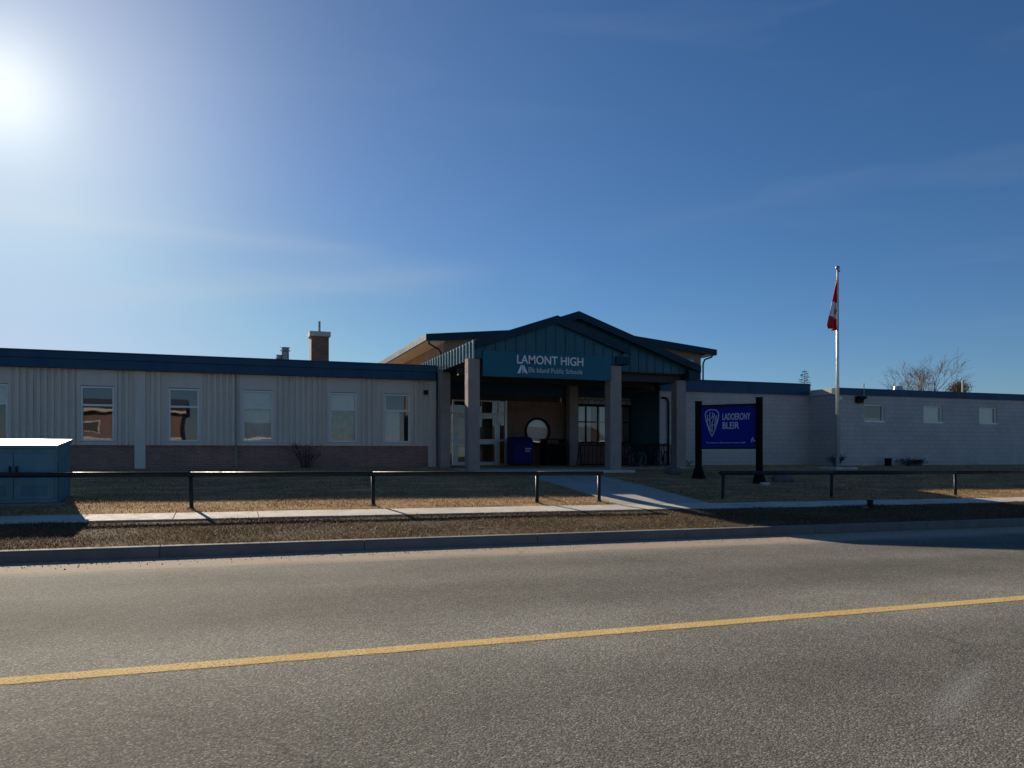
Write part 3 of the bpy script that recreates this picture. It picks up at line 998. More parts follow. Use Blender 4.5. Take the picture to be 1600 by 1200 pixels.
# ribbed side of the canopy, facing the morning side
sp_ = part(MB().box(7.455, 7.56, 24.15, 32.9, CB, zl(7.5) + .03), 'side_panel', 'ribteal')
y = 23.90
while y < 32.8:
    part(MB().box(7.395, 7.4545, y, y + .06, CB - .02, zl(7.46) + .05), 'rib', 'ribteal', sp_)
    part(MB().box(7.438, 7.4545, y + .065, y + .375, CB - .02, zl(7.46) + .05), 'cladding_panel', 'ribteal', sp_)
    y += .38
sp2 = part(MB().box(17.0, 17.06, 26.15, 31.0, CB - .25, zr2(17.06) - T - .01), 'side_panel', 'navy')
y = 26.15
while y < 31:
    part(MB().box(17.062, 17.10, y, y + .05, CB - .25, zr2(17.1) - T - .01), 'rib', 'navy', sp2)
    y += .38
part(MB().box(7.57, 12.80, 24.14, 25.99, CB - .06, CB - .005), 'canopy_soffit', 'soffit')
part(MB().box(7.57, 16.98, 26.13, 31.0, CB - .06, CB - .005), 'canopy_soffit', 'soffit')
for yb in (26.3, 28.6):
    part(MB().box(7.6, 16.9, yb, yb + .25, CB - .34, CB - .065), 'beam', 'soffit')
# columns
def column(cx, cy, w, zt, z0=ZPL):
    c = part(MB().box(cx - w / 2, cx + w / 2, cy - w / 2, cy + w / 2, z0 - .3, zt), 'column', 'stucco', bevel=.015)
    return c


column(7.47, 24.22, .40, CB - .02)
column(7.62, 28.35, .40, CB - .02)
column(12.66, 24.22, .44, CB - .06)
column(16.68, 26.35, .42, CB - .25)
column(14.13, 30.9, .42, CB - .07)
# --- entrance recess
EY = 31.3
part(MB().box(7.46, 17.3, EY - .25, EY + .2, 4.10, CB - .07), 'header_fascia', 'navy')
# doors
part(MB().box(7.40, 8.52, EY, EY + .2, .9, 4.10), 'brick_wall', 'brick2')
part(MB().box(11.22, 14.38, EY, EY + .03, .9, 1.9), 'brick_wall', 'brick2')
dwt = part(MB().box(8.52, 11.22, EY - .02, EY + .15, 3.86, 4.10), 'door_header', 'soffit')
dfr = part(MB().box(8.52, 8.60, EY - .03, EY + .09, ZPL, 3.86), 'door_frame', 'alu')
for (a, b) in ((8.78, 8.86), (10.80, 10.88), (11.12, 11.22)):
    part(MB().box(a, b, EY - .03, EY + .09, ZPL, 3.86), 'mullion', 'alu', dfr)
part(MB().box(8.86, 10.80, EY - .03, EY + .09, 3.24, 3.32), 'transom_bar', 'alu', dfr)
part(MB().box(8.86, 10.80, EY - .03, EY + .09, 3.80, 3.86), 'transom_bar', 'alu', dfr)
for (a, b) in ((8.60, 8.78), (10.88, 11.12)):
    for z in (ZPL + .02, 2.12, 3.26):
        part(MB().box(a, b, EY - .025, EY + .08, z, z + .06), 'rail', 'alu', dfr)
    part(MB().poly([(a, EY + .03, ZPL), (b, EY + .03, ZPL), (b, EY + .03, 3.84), (a, EY + .03, 3.84)]), 'sidelight', 'glass', dfr)
for (a, b) in ((8.86, 9.82), (9.84, 10.80)):
    part(MB().poly([(a, EY + .03, 3.32), (b, EY + .03, 3.32), (b, EY + .03, 3.80), (a, EY + .03, 3.80)]), 'transom_light', 'glass', dfr)
for i, (a, b) in enumerate(((8.865, 9.825), (9.835, 10.795))):
    d = MB()
    s = .14
    d.box(a, a + s, EY - .02, EY + .03, ZPL + .02, 3.235)
    d.box(b - s, b, EY - .02, EY + .03, ZPL + .02, 3.235)
    for (z0, z1) in ((ZPL + .02, ZPL + .2), (1.98, 2.20), (3.08, 3.235)):
        d.box(a + s, b - s, EY - .02, EY + .03, z0, z1)
    do = part(d, 'door', 'alu')
    for (z0, z1) in ((ZPL + .2, 1.98), (2.20, 3.08)):
        part(MB().poly([(a + s, EY + .005, z0), (b - s, EY + .005, z0), (b - s, EY + .005, z1), (a + s, EY + .005, z1)]), 'pane', 'glass', do)
    hx = b - .07 if i == 0 else a + .07
    part(MB().tube([(hx, EY - .02, 2.0), (hx, EY - .08, 2.03), (hx, EY - .08, 2.32), (hx, EY - .02, 2.35)], .016), 'handle', 'steel', do, smooth=True)
    part(MB().box(a + .2, a + .62, EY + .04, EY + .045, 2.3 if i else 1.45, 2.95 if i else 1.85), 'poster', 'curtain' if i == 0 else 'room', do)
part(MB().box(8.4, 11.3, EY + 2.2, EY + 2.25, .9, 4.1), 'room_wall', 'room')
part(MB().box(8.4, 11.3, EY + .2, EY + 2.2, .9, ZPL), 'lobby_floor', 'concrete')
# brick wall with the round window
CX, CZ, CR = 12.65, 2.56, .56
nseg = 40
pts = []
mb = MB()
bx0, bx1, bz0, bz1 = 11.22, 13.95, 1.9, 4.10


def edge_pt(an):
    c, s = math.cos(an), math.sin(an)
    t = min([v for v in (((bx1 - CX) / c) if c > 1e-9 else 1e9, ((bx0 - CX) / c) if c < -1e-9 else 1e9,
                         ((bz1 - CZ) / s) if s > 1e-9 else 1e9, ((bz0 - CZ) / s) if s < -1e-9 else 1e9)])
    return CX + c * t, CZ + s * t


angs = sorted([2 * math.pi * k / nseg for k in range(nseg)] + [math.atan2(z - CZ, x - CX) % (2 * math.pi) for x in (bx0, bx1) for z in (bz0, bz1)])
for k in range(len(angs)):
    a0, a1 = angs[k], angs[(k + 1) % len(angs)]
    e0, e1 = edge_pt(a0), edge_pt(a1)
    i0, i1 = (CX + CR * math.cos(a0), CZ + CR * math.sin(a0)), (CX + CR * math.cos(a1), CZ + CR * math.sin(a1))
    mb.poly([(i0[0], EY, i0[1]), (e0[0], EY, e0[1]), (e1[0], EY, e1[1]), (i1[0], EY, i1[1])][::-1])
    mb.poly([(i0[0], EY, i0[1]), (i1[0], EY, i1[1]), (i1[0], EY + .2, i1[1]), (i0[0], EY + .2, i0[1])])
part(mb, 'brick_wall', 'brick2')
rw = part(MB().ring((CX, EY - .01, CZ), CR, .055, 'y', 48, 8), 'round_window', 'black', smooth=True)
part(MB().poly([(CX + CR * math.cos(2 * math.pi * k / 40), EY + .04, CZ + CR * math.sin(2 * math.pi * k / 40)) for k in range(40)]), 'pane', 'glass', rw)
part(MB().poly([(CX + .62 * math.cos(2 * math.pi * k / 40), EY + .15, CZ + .62 * math.sin(2 * math.pi * k / 40)) for k in range(40)]), 'blind', 'blind', rw)
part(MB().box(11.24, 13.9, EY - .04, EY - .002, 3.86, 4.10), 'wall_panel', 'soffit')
part(MB().tube([(13.72, EY - .09, 3.86), (13.72, EY - .09, 4.06)], .04, 10), 'wall_lamp', 'frame')
# window bay
part(MB().box(14.34, 17.28, EY - .02, EY + .2, 3.80, 4.10), 'tile_header', 'mural')
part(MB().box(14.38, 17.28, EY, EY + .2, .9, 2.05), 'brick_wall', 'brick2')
wb = part(MB().box(14.34, 17.28, EY - .03, EY + .12, 3.70, 3.80), 'window', 'black')
part(MB().box(14.34, 17.28, EY - .05, EY + .12, 2.05, 2.12), 'sill', 'black', wb)
for x in (14.38, 14.98, 15.58, 16.18, 16.78, 17.22):
    part(MB().box(x, x + .05, EY - .01, EY + .08, 2.12, 3.70), 'frame', 'black' if x != 16.78 else 'alu', wb)
for a, b in ((14.43, 14.98), (15.03, 15.58), (15.63, 16.18), (16.23, 16.78), (16.83, 17.22)):
    part(MB().box(a, b, EY - .005, EY + .07, 2.98, 3.03), 'frame', 'alu' if 15.5 < a < 15.9 else 'black', wb)
    for z0, z1 in ((2.12, 2.98), (3.03, 3.70)):
        part(MB().poly([(a, EY + .03, z0), (b, EY + .03, z0), (b, EY + .03, z1), (a, EY + .03, z1)]), 'pane', 'glass', wb)
part(MB().box(14.4, 15.30, EY + .13, EY + .14, 2.12, 3.70), 'blind', 'blind', wb)
part(MB().box(15.75, 16.75, EY + .13, EY + .14, 2.12, 3.70), 'blind', 'blind', wb)
part(MB().box(14.38, 17.28, EY + 1.2, EY + 1.25, .9, 4.1), 'room_wall', 'room')
part(MB().box(7.40, 17.3, EY + .2, 38.45, CB - .4, CB - .3), 'roof', 'gravelroof')
part(MB().prism_y([(7.5, CB - .3), (17.0, CB - .3), (17.0, zr2(17.0) - .16), (R2X, R2Z - .16), (7.5, zl(7.5) - .16)], 33.2, 33.3), 'rear_wall', 'teal')

# --- painted block: recessed middle part and projecting end
MX0, MX1, MY, MT = 17.30, 25.25, 28.8, 4.78
part(MB().box(MX0, MX1 - .002, MY, 46.0, .6, 4.30), 'block_wall', 'block')
part(MB().box(MX0 - .03, MX0 - .002, MY + .02, EY, ZPL, 4.29), 'wall_panel', 'teal')
part(MB().box(MX0 - .05, MX1 - .01, MY - .10, MY + .3, 4.28, MT), 'fascia', 'navy', bevel=.006)
part(MB().box(MX0 - .05, MX1 + .0, MY + .3, 46.0, 4.32, MT - .1), 'roof', 'gravelroof')
part(MB().box(MX0 - .09, MX1 - .012, MY - .14, MY + .34, MT, MT + .03), 'parapet_flashing', 'navy')
part(MB().tube([(17.36, MY - .06, 3.98), (17.55, MY - .06, 3.98), (17.65, MY - .06, 3.92), (17.69, MY - .06, 3.80), (17.69, MY - .06, 1.08)], .04), 'downpipe', 'black', smooth=True)
BX0, BY, BT = 25.25, 27.0, 4.50
bw = [(26.74, 27.93), (30.29, 31.48), (33.84, 35.03), (37.4, 38.6)]
ex = [BX0] + [e for w in bw for e in w] + [60.0]
for i in range(0, len(ex), 2):
    part(MB().box(ex[i], ex[i + 1], BY, BY + .25, .5, 4.22), 'block_wall', 'block')
for a, b in bw:
    part(MB().box(a, b, BY, BY + .25, .5, 2.99), 'block_wall', 'block')
    part(MB().box(a, b, BY, BY + .25, 3.81, 4.22), 'block_wall', 'block')
    wo = part(MB().box(a, b, BY - .03, BY + .1, 2.992, 3.07), 'window', 'frame')
    for (p, q, r0, r1) in ((a, b, 3.75, 3.808), (a, a + .07, 3.072, 3.748), (b - .07, b, 3.072, 3.748)):
        part(MB().box(p, q, BY + .06, BY + .16, r0, r1), 'frame', 'frame', wo)
    part(MB().poly([(a + .07, BY + .11, 3.07), (b - .07, BY + .11, 3.07), (b - .07, BY + .11, 3.75), (a + .07, BY + .11, 3.75)]), 'pane', 'glass', wo)
    part(MB().box(a + .07, b - .07, BY + .2, BY + .21, 3.07, 3.75 if a > 27 else 3.2), 'blind', 'curtain' if a < 30 else 'blind', wo)
part(MB().box(BX0 + .3, 60, BY + 1.0, BY + 1.1, .5, 4.2), 'room_wall', 'room')
part(MB().box(BX0, BX0 + .25, BY + .25, 46.0, .5, 4.22), 'block_wall', 'block')
part(MB().box(BX0 - .06, 60.0, BY - .08, BY + .3, 4.20, BT), 'fascia', 'navy', bevel=.005)
part(MB().box(BX0 - .06, BX0 + .3, BY + .302, 46.0, 4.222, BT), 'fascia', 'palesoffit', bevel=.005)
part(MB().box(BX0 + .3, 60.0, BY + .3, 46.0, 4.25, BT - .1), 'roof', 'gravelroof')
lf = part(MB().prism_x([(BY - .30, 4.14), (BY - .02, 4.14), (BY - .02, 3.86), (BY - .10, 3.84), (BY - .12, 4.0), (BY - .32, 4.06)][::-1], 26.22, 26.62), 'wall_floodlight', 'black', fix=True)
part(MB().tube([(26.62, BY - .11, 4.05), (26.62, BY - .11, 4.72)], .025), 'conduit', 'steel')
part(MB().tube([(25.36, BY - .02, 4.02), (25.36, BY - .06, 4.02), (25.36, BY - .1, 4.02)], [.09, .085, .03], 12), 'security_camera', 'white', smooth=True)
part(MB().tube([(31.4, 29.5, 4.35), (31.4, 29.5, 4.72), (31.4, 29.5, 4.73), (31.4, 29.5, 4.95)], [.11, .11, .24, .2], 12), 'roof_flue', 'steel')
part(MB().tube([(35.2, 29.0, 4.35), (35.2, 29.0, 5.32)], .05), 'roof_flue', 'steel')

# ------------------------------------------------------------------ entrance sign board with lettering
def text_mesh(s, size, depth=.02, offset=0.0):
    cu = bpy.data.curves.new('lettering', 'FONT')
    cu.body = s
    cu.size = size
    cu.extrude = depth
    cu.offset = offset
    o = bpy.data.objects.new('lettering', cu)
    COL.objects.link(o)
    dg = bpy.context.evaluated_depsgraph_get()
    dg.update()
    me = bpy.data.meshes.new_from_object(o.evaluated_get(dg))
    bpy.data.objects.remove(o)
    bpy.data.curves.remove(cu)
    return me


def extent(me):
    xs = [v.co.x for v in me.vertices]
    ysn = [v.co.y for v in me.vertices]
    return min(xs), max(xs), min(ysn), max(ysn)


def to_wall(me, loc, sx, sy, ux, n):
    """text plane to a vertical board: ux = direction of reading, n = outward normal"""
    mn = extent(me)
    for v in me.vertices:
        x, y, z = (v.co.x - mn[0]) * sx, (v.co.y) * sy, v.co.z
        p = Vector(loc) + Vector(ux) * x + Vector((0, 0, 1)) * y + Vector(n) * z
        v.co = p
    me.update()
    return me


fs = thing('entrance_sign', 'long teal board reading LAMONT HIGH under the front gable', 'sign', (10.1, 23.95, 4.14))
part(MB().box(7.74, 12.42, 23.90, 23.975, 4.16, 4.96), 'board', 'signteal', fs, bevel=.006)
part(MB().box(7.72, 12.44, 23.885, 23.975, 4.12, 4.158), 'board_edge', 'teal', fs)
full = text_mesh("LAMONT HIGH", 1.0, .02, .012)
fe = extent(full)
W_ = 2.42
k = W_ / (fe[1] - fe[0])
prefix = ""
for ch in "LAMONT HIGH":
    if ch != ' ':
        me = text_mesh(ch, 1.0, .02, .012)
        pre = text_mesh(prefix + ch, 1.0, .02, .012)
        xo = extent(pre)[1] - (extent(me)[1] - extent(me)[0]) - fe[0]
        me = to_wall(me, (8.92 + xo * k, 23.898, 4.585), k, k * 1.12, (1, 0, 0), (0, -1, 0))
        me.materials.clear()
        me.materials.append(M['white'])
        link('letter', me, fs)
    prefix += ch
me = text_mesh("Elk Island Public Schools", 1.0, .015, .008)
e = extent(me)
kk = 1.98 / (e[1] - e[0])
me = to_wall(me, (9.33, 23.898, 4.30), kk, kk * 1.15, (1, 0, 0), (0, -1, 0))
me.materials.clear()
me.materials.append(M['palelet'])
tag(link('lettering', me, fs), kind='stuff')
for pts in ([(8.93, 4.255), (9.03, 4.255), (9.085, 4.42), (9.085, 4.535), (9.06, 4.535)],
            [(9.115, 4.255), (9.145, 4.255), (9.135, 4.50), (9.11, 4.535), (9.105, 4.535)],
            [(9.17, 4.32), (9.25, 4.255), (9.30, 4.255), (9.16, 4.535), (9.14, 4.52)]):
    part(MB().prism_y(pts, 23.88, 23.898), 'emblem', 'white', fs)

# ------------------------------------------------------------------ things at the entrance
def rounded_top(x0, x1, y0, y1, z0, z1, r=.35, n=8):
    yz = [(y1, z0), (y1, z1)]
    for k in range(n + 1):
        a = math.pi / 2 * k / n
        yz.append((y0 + r - r * math.sin(a), z1 - r * .8 + r * .8 * math.cos(a)))
    yz.append((y0, z0))
    return MB().prism_x(yz, x0, x1)


db = thing('drop_box', 'blue drop box with rounded top beside the entrance doors', 'drop box', (11.4, 30.2, ZPL))
part(rounded_top(11.0, 11.86, 29.85, 30.65, ZPL + .12, 2.28), 'body', 'boxblue', db, bevel=.02, fix=True)
part(MB().box(11.06, 11.80, 29.95, 30.55, ZPL, ZPL + .12), 'base', 'black', db)
part(MB().box(11.15, 11.70, 29.835, 29.86, 1.92, 2.02), 'slot', 'black', db)
for zz in (1.66, 1.76):
    mb = MB()
    for i in range(4 + (zz > 1.7)):
        mb.box(11.52 + i * .055, 11.555 + i * .055, 29.84, 29.848, zz, zz + .05)
    o = part(mb, 'printed_marks', 'palelet', db)
    tag(o, kind='stuff')
tb = thing('litter_bin', 'dark slatted litter bin with hood beside the round window', 'bin', (12.95, 30.25, ZPL))
part(MB().box(12.50, 13.40, 29.90, 30.60, ZPL, ZPL + .10), 'base', 'black', tb)
part(MB().box(12.54, 13.36, 29.94, 30.56, ZPL + .10, 1.96), 'liner', 'black', tb)
for i in range(9):
    x = 12.48 + i * .105
    part(MB().box(x, x + .07, 29.88, 29.925, ZPL + .06, 1.95), 'slat', 'blackwood', tb)
for i in range(6):
    for xx in (12.47, 13.38):
        part(MB().box(xx, xx + .04, 29.93 + i * .11, 30.0 + i * .11, ZPL + .06, 1.95), 'slat', 'blackwood', tb)
part(MB().box(12.46, 13.44, 29.86, 30.64, 1.96, 2.02), 'rim', 'black', tb, bevel=.01)
for x in (12.50, 13.36):
    part(MB().box(x, x + .05, 29.92, 30.58, 2.02, 2.17), 'hood_side', 'black', tb)
part(MB().box(12.46, 13.44, 29.86, 30.64, 2.17, 2.21), 'hood', 'black', tb, bevel=.01)

rk = thing('bike_rack', 'black comb style bike rack in front of the window bay', 'bike rack', (15.6, 28.7, ZPL))
part(MB().tube([(13.45, 28.7, 1.93), (17.85, 28.7, 1.93)], .025), 'top_rail', 'black', rk)
part(MB().tube([(13.45, 28.7, 1.12), (17.85, 28.7, 1.12)], .025), 'bottom_rail', 'black', rk)
for i in range(24):
    x = 13.5 + i * .187
    part(MB().tube([(x, 28.7, 1.12), (x, 28.7, 1.93)], .013, 6), 'bar', 'black', rk)
for x in (13.45, 17.85):
    part(MB().tube([(x, 28.35, ZPL), (x, 28.68, 1.93), (x, 29.0, ZPL)], .024), 'leg', 'black', rk)


def bike(loc, rz, colour, label):
    b = thing('bicycle', label, 'bicycle', loc, rz, 'bicycles in the rack')
    for x in (-.52, .52):
        w = MB().ring((x, 0, .33), .31, .024, 'y', 28, 6).build('wheel', M['rubber'], b, True, local=True)
        MB().ring((x, 0, .33), .285, .011, 'y', 28, 5).build('rim', M['steel'], w, True, local=True)
        sp = MB()
        for k in range(9):
            a = math.pi * k / 9
            sp.tube([(x + .28 * math.cos(a), 0, .33 + .28 * math.sin(a)), (x - .28 * math.cos(a), 0, .33 - .28 * math.sin(a))], .003, 4)
        tag(sp.build('spokes', M['steel'], w, local=True), kind='stuff')
    f = MB()
    bb, st, hd, hb = (-.08, 0, .30), (-.22, 0, .78), (.34, 0, .80), (.38, 0, .62)
    for p, q, r in ((bb, st, .017), (bb, hb, .02), (st, hd, .017), (hd, hb, .02), ((-.52, 0, .33), bb, .011), ((-.52, 0, .33), st, .01), (hb, (.52, 0, .33), .014), (st, (-.25, 0, .90), .013), (hd, (.32, 0, .95), .014)):
        f.tube([p, q], r, 8)
    f.build('frame', M[colour], b, True, local=True)
    MB().tube([(.30, -.29, .98), (.36, -.22, .98), (.32, -.05, .95), (.32, .05, .95), (.36, .22, .98), (.30, .29, .98)], .013, 8).build('handlebar', M['black'], b, True, local=True)
    MB().hexa([(-.38, -.07, .90), (-.10, -.02, .90), (-.10, .02, .90), (-.38, .07, .90), (-.37, -.07, .94), (-.12, -.02, .93), (-.12, .02, .93), (-.37, .07, .94)]).build('saddle', M['black'], b, bevel=.01, local=True)
    MB().tube([(-.08, -.09, .30), (-.08, .09, .30)], .045, 12).build('crank', M['black'], b, local=True)
    return b


bike((14.75, 28.3, ZPL), R(80), 'bikered', 'dark red bicycle in the rack left of the front column')
bike((15.35, 28.25, ZPL), R(96), 'bikeblue', 'dark blue bicycle in the rack beside the red one')
bike((16.35, 28.0, ZPL), R(18), 'black', 'black bicycle leaning lengthwise against the rack by the teal side wall')
bike((17.1, 28.2, ZPL), R(70), 'bikered', 'dark red bicycle at the downpipe end of the rack')

# ------------------------------------------------------------------ pipe rail fences
def pipe_fence(name, label, xs, x0, x1):
    f = thing(name, label, 'fence', (xs[0], 16.9, zg(xs[0], 16.9)), group='pipe rails along the sidewalk')
    y = 16.9
    top = .73
    pts = [x0] + [x for x in xs if x0 < x < x1] + [x1]
    for a, b in zip(pts[:-1], pts[1:]):
        part(MB().tube([(a, y, zg(a, y) + top - .05), (b, y, zg(b, y) + top - .05)], .052, 12), 'rail', 'rail', f, smooth=True)
    for x in xs:
        p = part(MB().tube([(x + random.uniform(-.03, .03), y + random.uniform(-.02, .02), zg(x, y) - .3), (x, y, zg(x, y) + top - .05)], .042, 10), 'post', 'rail', f, smooth=True)
    for x in xs:
        part(MB().tube([(x, y, zg(x, y) - .02), (x, y, zg(x, y) + .015)], [.09, .06], 10), 'footing', 'rock', f)
    return f


pipe_fence('rail_fence', 'dark pipe rail fence in front of the cream wing, ending at the path', [-8.3, -4.55, -.77, 2.93, 6.82, 8.45], -14.0, 8.55)
pipe_fence('rail_fence', 'dark pipe rail fence in front of the blue sign and the grey block wing', [12.05, 15.6, 20.2, 24.8, 29.4], 11.95, 48.0)

# ------------------------------------------------------------------ utility cabinets
def cabinet(x0, x1, y0, y1, zf, zb, label):
    g = zg((x0 + x1) / 2, y0)
    c = thing('utility_cabinet', label, 'utility box', ((x0 + x1) / 2, (y0 + y1) / 2, g), group='green utility cabinets at the lawn edge')
    part(MB().box(x0 - .12, x1 + .12, y0 - .15, y1 + .1, g - .3, g + .05), 'concrete_pad', 'kerb', c, bevel=.01)
    part(MB().prism_x([(y0, g + .05), (y1, g + .05), (y1, zb - .06), (y0, zf - .06)], x0, x1), 'body', 'cabinet', c, bevel=.012, fix=True)
    part(MB().prism_x([(y0 - .06, zf - .07), (y1 + .03, zb - .07), (y1 + .03, zb), (y0 - .06, zf)], x0 - .03, x1 + .035), 'lid', 'cabinet', c, bevel=.012, fix=True)
    xm = (x0 + x1) / 2
    for (a, b) in ((x0 + .04, xm - .006), (xm + .006, x1 - .04)):
        d = part(MB().box(a, b, y0 - .022, y0 - .001, g + .12, zf - .16), 'door', 'cabinet', c, bevel=.008)
        hx = b - .07 if a < xm - .1 else a + .03
        part(MB().box(hx, hx + .04, y0 - .05, y0 - .024, g + .6, g + .78), 'handle', 'black', d)
        for lv in range(5):
            zl_ = g + .2 + lv * .045
            part(MB().hexa([(a + .12, y0 - .04, zl_), (b - .12, y0 - .04, zl_), (b - .12, y0 - .022, zl_), (a + .12, y0 - .022, zl_), (a + .12, y0 - .026, zl_ + .03), (b - .12, y0 - .026, zl_ + .03), (b - .12, y0 - .022, zl_ + .03), (a + .12, y0 - .022, zl_ + .03)]), 'louvre', 'cabinet', d)
    part(MB().box(x1 + .001, x1 + .02, y0 + .12, y1 - .12, g + .12, zf - .35), 'side_panel', 'cabinet', c, bevel=.008)
    for z in (g + .25, zf - .3):
        part(MB().tube([(x1 - .05, y0 - .025, z), (x1 - .05, y0 - .025, z + .12)], .016, 8), 'hinge', 'cabinet', c)
    return c


cabinet(-4.75, -3.27, 17.55, 18.95, 1.76, 1.90, 'blue green utility cabinet with sloped lid, the nearer to the wing windows')
cabinet(-6.9, -4.92, 17.45, 18.75, 1.74, 1.87, 'blue green utility cabinet cut by the left edge of the photo')

# ------------------------------------------------------------------ blue sign on two posts
PA, PB = Vector((14.3, 21.4, 0)), Vector((15.52, 19.9, 0))
bs_loc = ((PA + PB) / 2)
bs_ = thing('post_sign', 'royal blue sign board hung between two dark posts on the lawn', 'sign', (bs_loc.x, bs_loc.y, zg(bs_loc.x, bs_loc.y)))
dv = (PB - PA).normalized()
nv_ = Vector((dv.y, -dv.x, 0))


def obox(mb, c, hu, hn, z0, z1):
    c = Vector(c)
    q = [c - dv * hu + nv_ * hn, c + dv * hu + nv_ * hn, c + dv * hu - nv_ * hn, c - dv * hu - nv_ * hn]
    return mb.hexa([(p.x, p.y, z0) for p in q] + [(p.x, p.y, z1) for p in q])


for P, zt in ((PA, 3.29), (PB, 3.35)):
    g = zg(P.x, P.y)
    po = part(obox(MB(), P, .09, .09, g - .3, zt - .03), 'post', 'blackwood', bs_, bevel=.01)
    part(obox(MB(), P, .105, .105, zt - .03, zt), 'post_cap', 'black', po)
    mb = MB()
    q0 = [P + dv * (s * .21) + nv_ * (t * .21) for s, t in ((-1, 1), (1, 1), (1, -1), (-1, -1))]
    q1 = [P + dv * (s * .10) + nv_ * (t * .10) for s, t in ((-1, 1), (1, 1), (1, -1), (-1, -1))]
    mb.hexa([(p.x, p.y, g - .1) for p in q0] + [(p.x, p.y, g + .34) for p in q1])
    part(mb, 'post_base', 'blackwood', bs_)
L = (PB - PA).length
mid = (PA + PB) / 2
hb = L / 2 - .095
bo = part(obox(MB(), mid, hb, .035, 1.80, 3.08), 'board', 'blue', bs_)
part(obox(MB(), mid, hb, .05, 3.082, 3.16), 'top_bar', 'black', bs_)
part(obox(MB(), mid, hb, .05, 1.73, 1.798), 'bottom_bar', 'black', bs_)


def on_board(u, z, off=.0365):
    """u from 0 to 1 across the face, z height"""
    p = mid - dv * hb + dv * (2 * hb * u) + nv_ * off
    return Vector((p.x, p.y, z))


def board_text(s, u0, u1, z, h, mat='palelet', fat=.012):
    me = text_mesh(s, 1.0, .004, fat)
    e = extent(me)
    to_wall(me, on_board(u0, z), (u1 - u0) * 2 * hb / (e[1] - e[0]), h / max(.1, (e[3] - max(0, e[2]))), dv, nv_)
    me.materials.clear()
    me.materials.append(M[mat])
    return me


for s_, u0, u1, z, h in (("LADOERONY", .40, .90, 2.66, .21), ("BLEIR", .40, .70, 2.38, .21)):
    tag(link('lettering', board_text(s_, u0, u1, z, h), bs_), kind='stuff')
tag(link('lettering', board_text("The future calling here in your halls", .09, .82, 1.915, .05, fat=.0), bs_), kind='stuff')
# teardrop emblem: outline and the marks inside it
def drop(t):
    """t 0..1 round a shield that is broad above and pointed below, in board u,z"""
    side = 1 if t < .5 else -1
    q = t * 2 if t < .5 else 2 - t * 2
    if q < .28:
        w = math.sin(q / .28 * math.pi / 2) ** .8
        z = .42 - .16 * (1 - math.cos(q / .28 * math.pi / 2))
    else:
        k_ = (q - .28) / .72
        w = 1 - k_ ** 1.55
        z = .26 - .70 * k_
    return .205 + side * .125 * w, 2.58 + z


def stroke(pts, r):
    return MB().tube([on_board(u, z, .038) for u, z in pts], r, 6)


tag(part(stroke([drop(k / 40) for k in range(41)], .016), 'emblem', 'palelet', bs_, smooth=True))
for pts in ([(.12, 2.84), (.12, 2.55), (.16, 2.35)], [(.165, 2.92), (.165, 2.42), (.2, 2.28)], [(.21, 2.92), (.235, 2.72), (.205, 2.55), (.21, 2.3)],
            [(.245, 2.88), (.27, 2.68), (.25, 2.42)], [(.29, 2.82), (.295, 2.62), (.27, 2.5)], [(.13, 2.7), (.155, 2.66)], [(.185, 2.72), (.23, 2.8)], [(.18, 2.48), (.24, 2.52)]):
    part(stroke(pts, .012), 'emblem_stroke', 'palelet', bs_)
part(stroke([(.925, 1.94), (.93, 2.05), (.945, 2.09), (.955, 2.02), (.985, 1.97)], .018), 'emblem', 'palelet', bs_)

# ------------------------------------------------------------------ flagpole and flag
FX, FY = 23.0, 24.6
FG = zg(FX, FY) - .02
fp = thing('flagpole', 'tall pale metal flagpole with ball top on a concrete footing', 'flagpole', (FX, FY, FG))
part(MB().tube([(FX, FY, FG), (FX, FY, 5.0), (FX, FY, 9.0)], [.075, .06, .04], 14), 'pole', 'pole', fp, smooth=True)
part(MB().box(FX - .55, FX + .55, FY - .5, FY + .5, FG - .3, FG + .10), 'footing', 'concrete', fp, bevel=.02)
bl = MB()
for k in range(7):
    pass
ang = [math.pi * k / 8 for k in range(9)]
part(MB().tube([(FX, FY, 9.08 - .09 * math.cos(a)) for a in ang], [max(.004, .09 * math.sin(a)) for a in ang], 14), 'ball', 'steel', fp, smooth=True)
part(MB().tube([(FX - .03, FY, 8.96), (FX + .11, FY, 8.96)], .03, 8), 'truck', 'black', fp)
part(MB().tube([(FX - .075, FY - .06, 1.9), (FX - .05, FY - .05, 8.9)], .006, 5), 'halyard', 'white', fp)
fl = MB()
NU, NV = 26, 44
fz1, fz0 = 8.60, 6.56


def leaf(a, b):
    """maple leaf mask, a across -1..1, b up -1..1"""
    if b < -.35:
        return abs(a) < .06
    if abs(a) < .16 and b < .95:
        return True
    if -.35 <= b < .05:
        return abs(a) < .45 + b * .2
    if .05 <= b < .45:
        return abs(a) < .85 - (b - .05) * .6 and not (.35 < abs(a) < .45)
    return abs(a) < max(0, .35 - abs(b - .62))


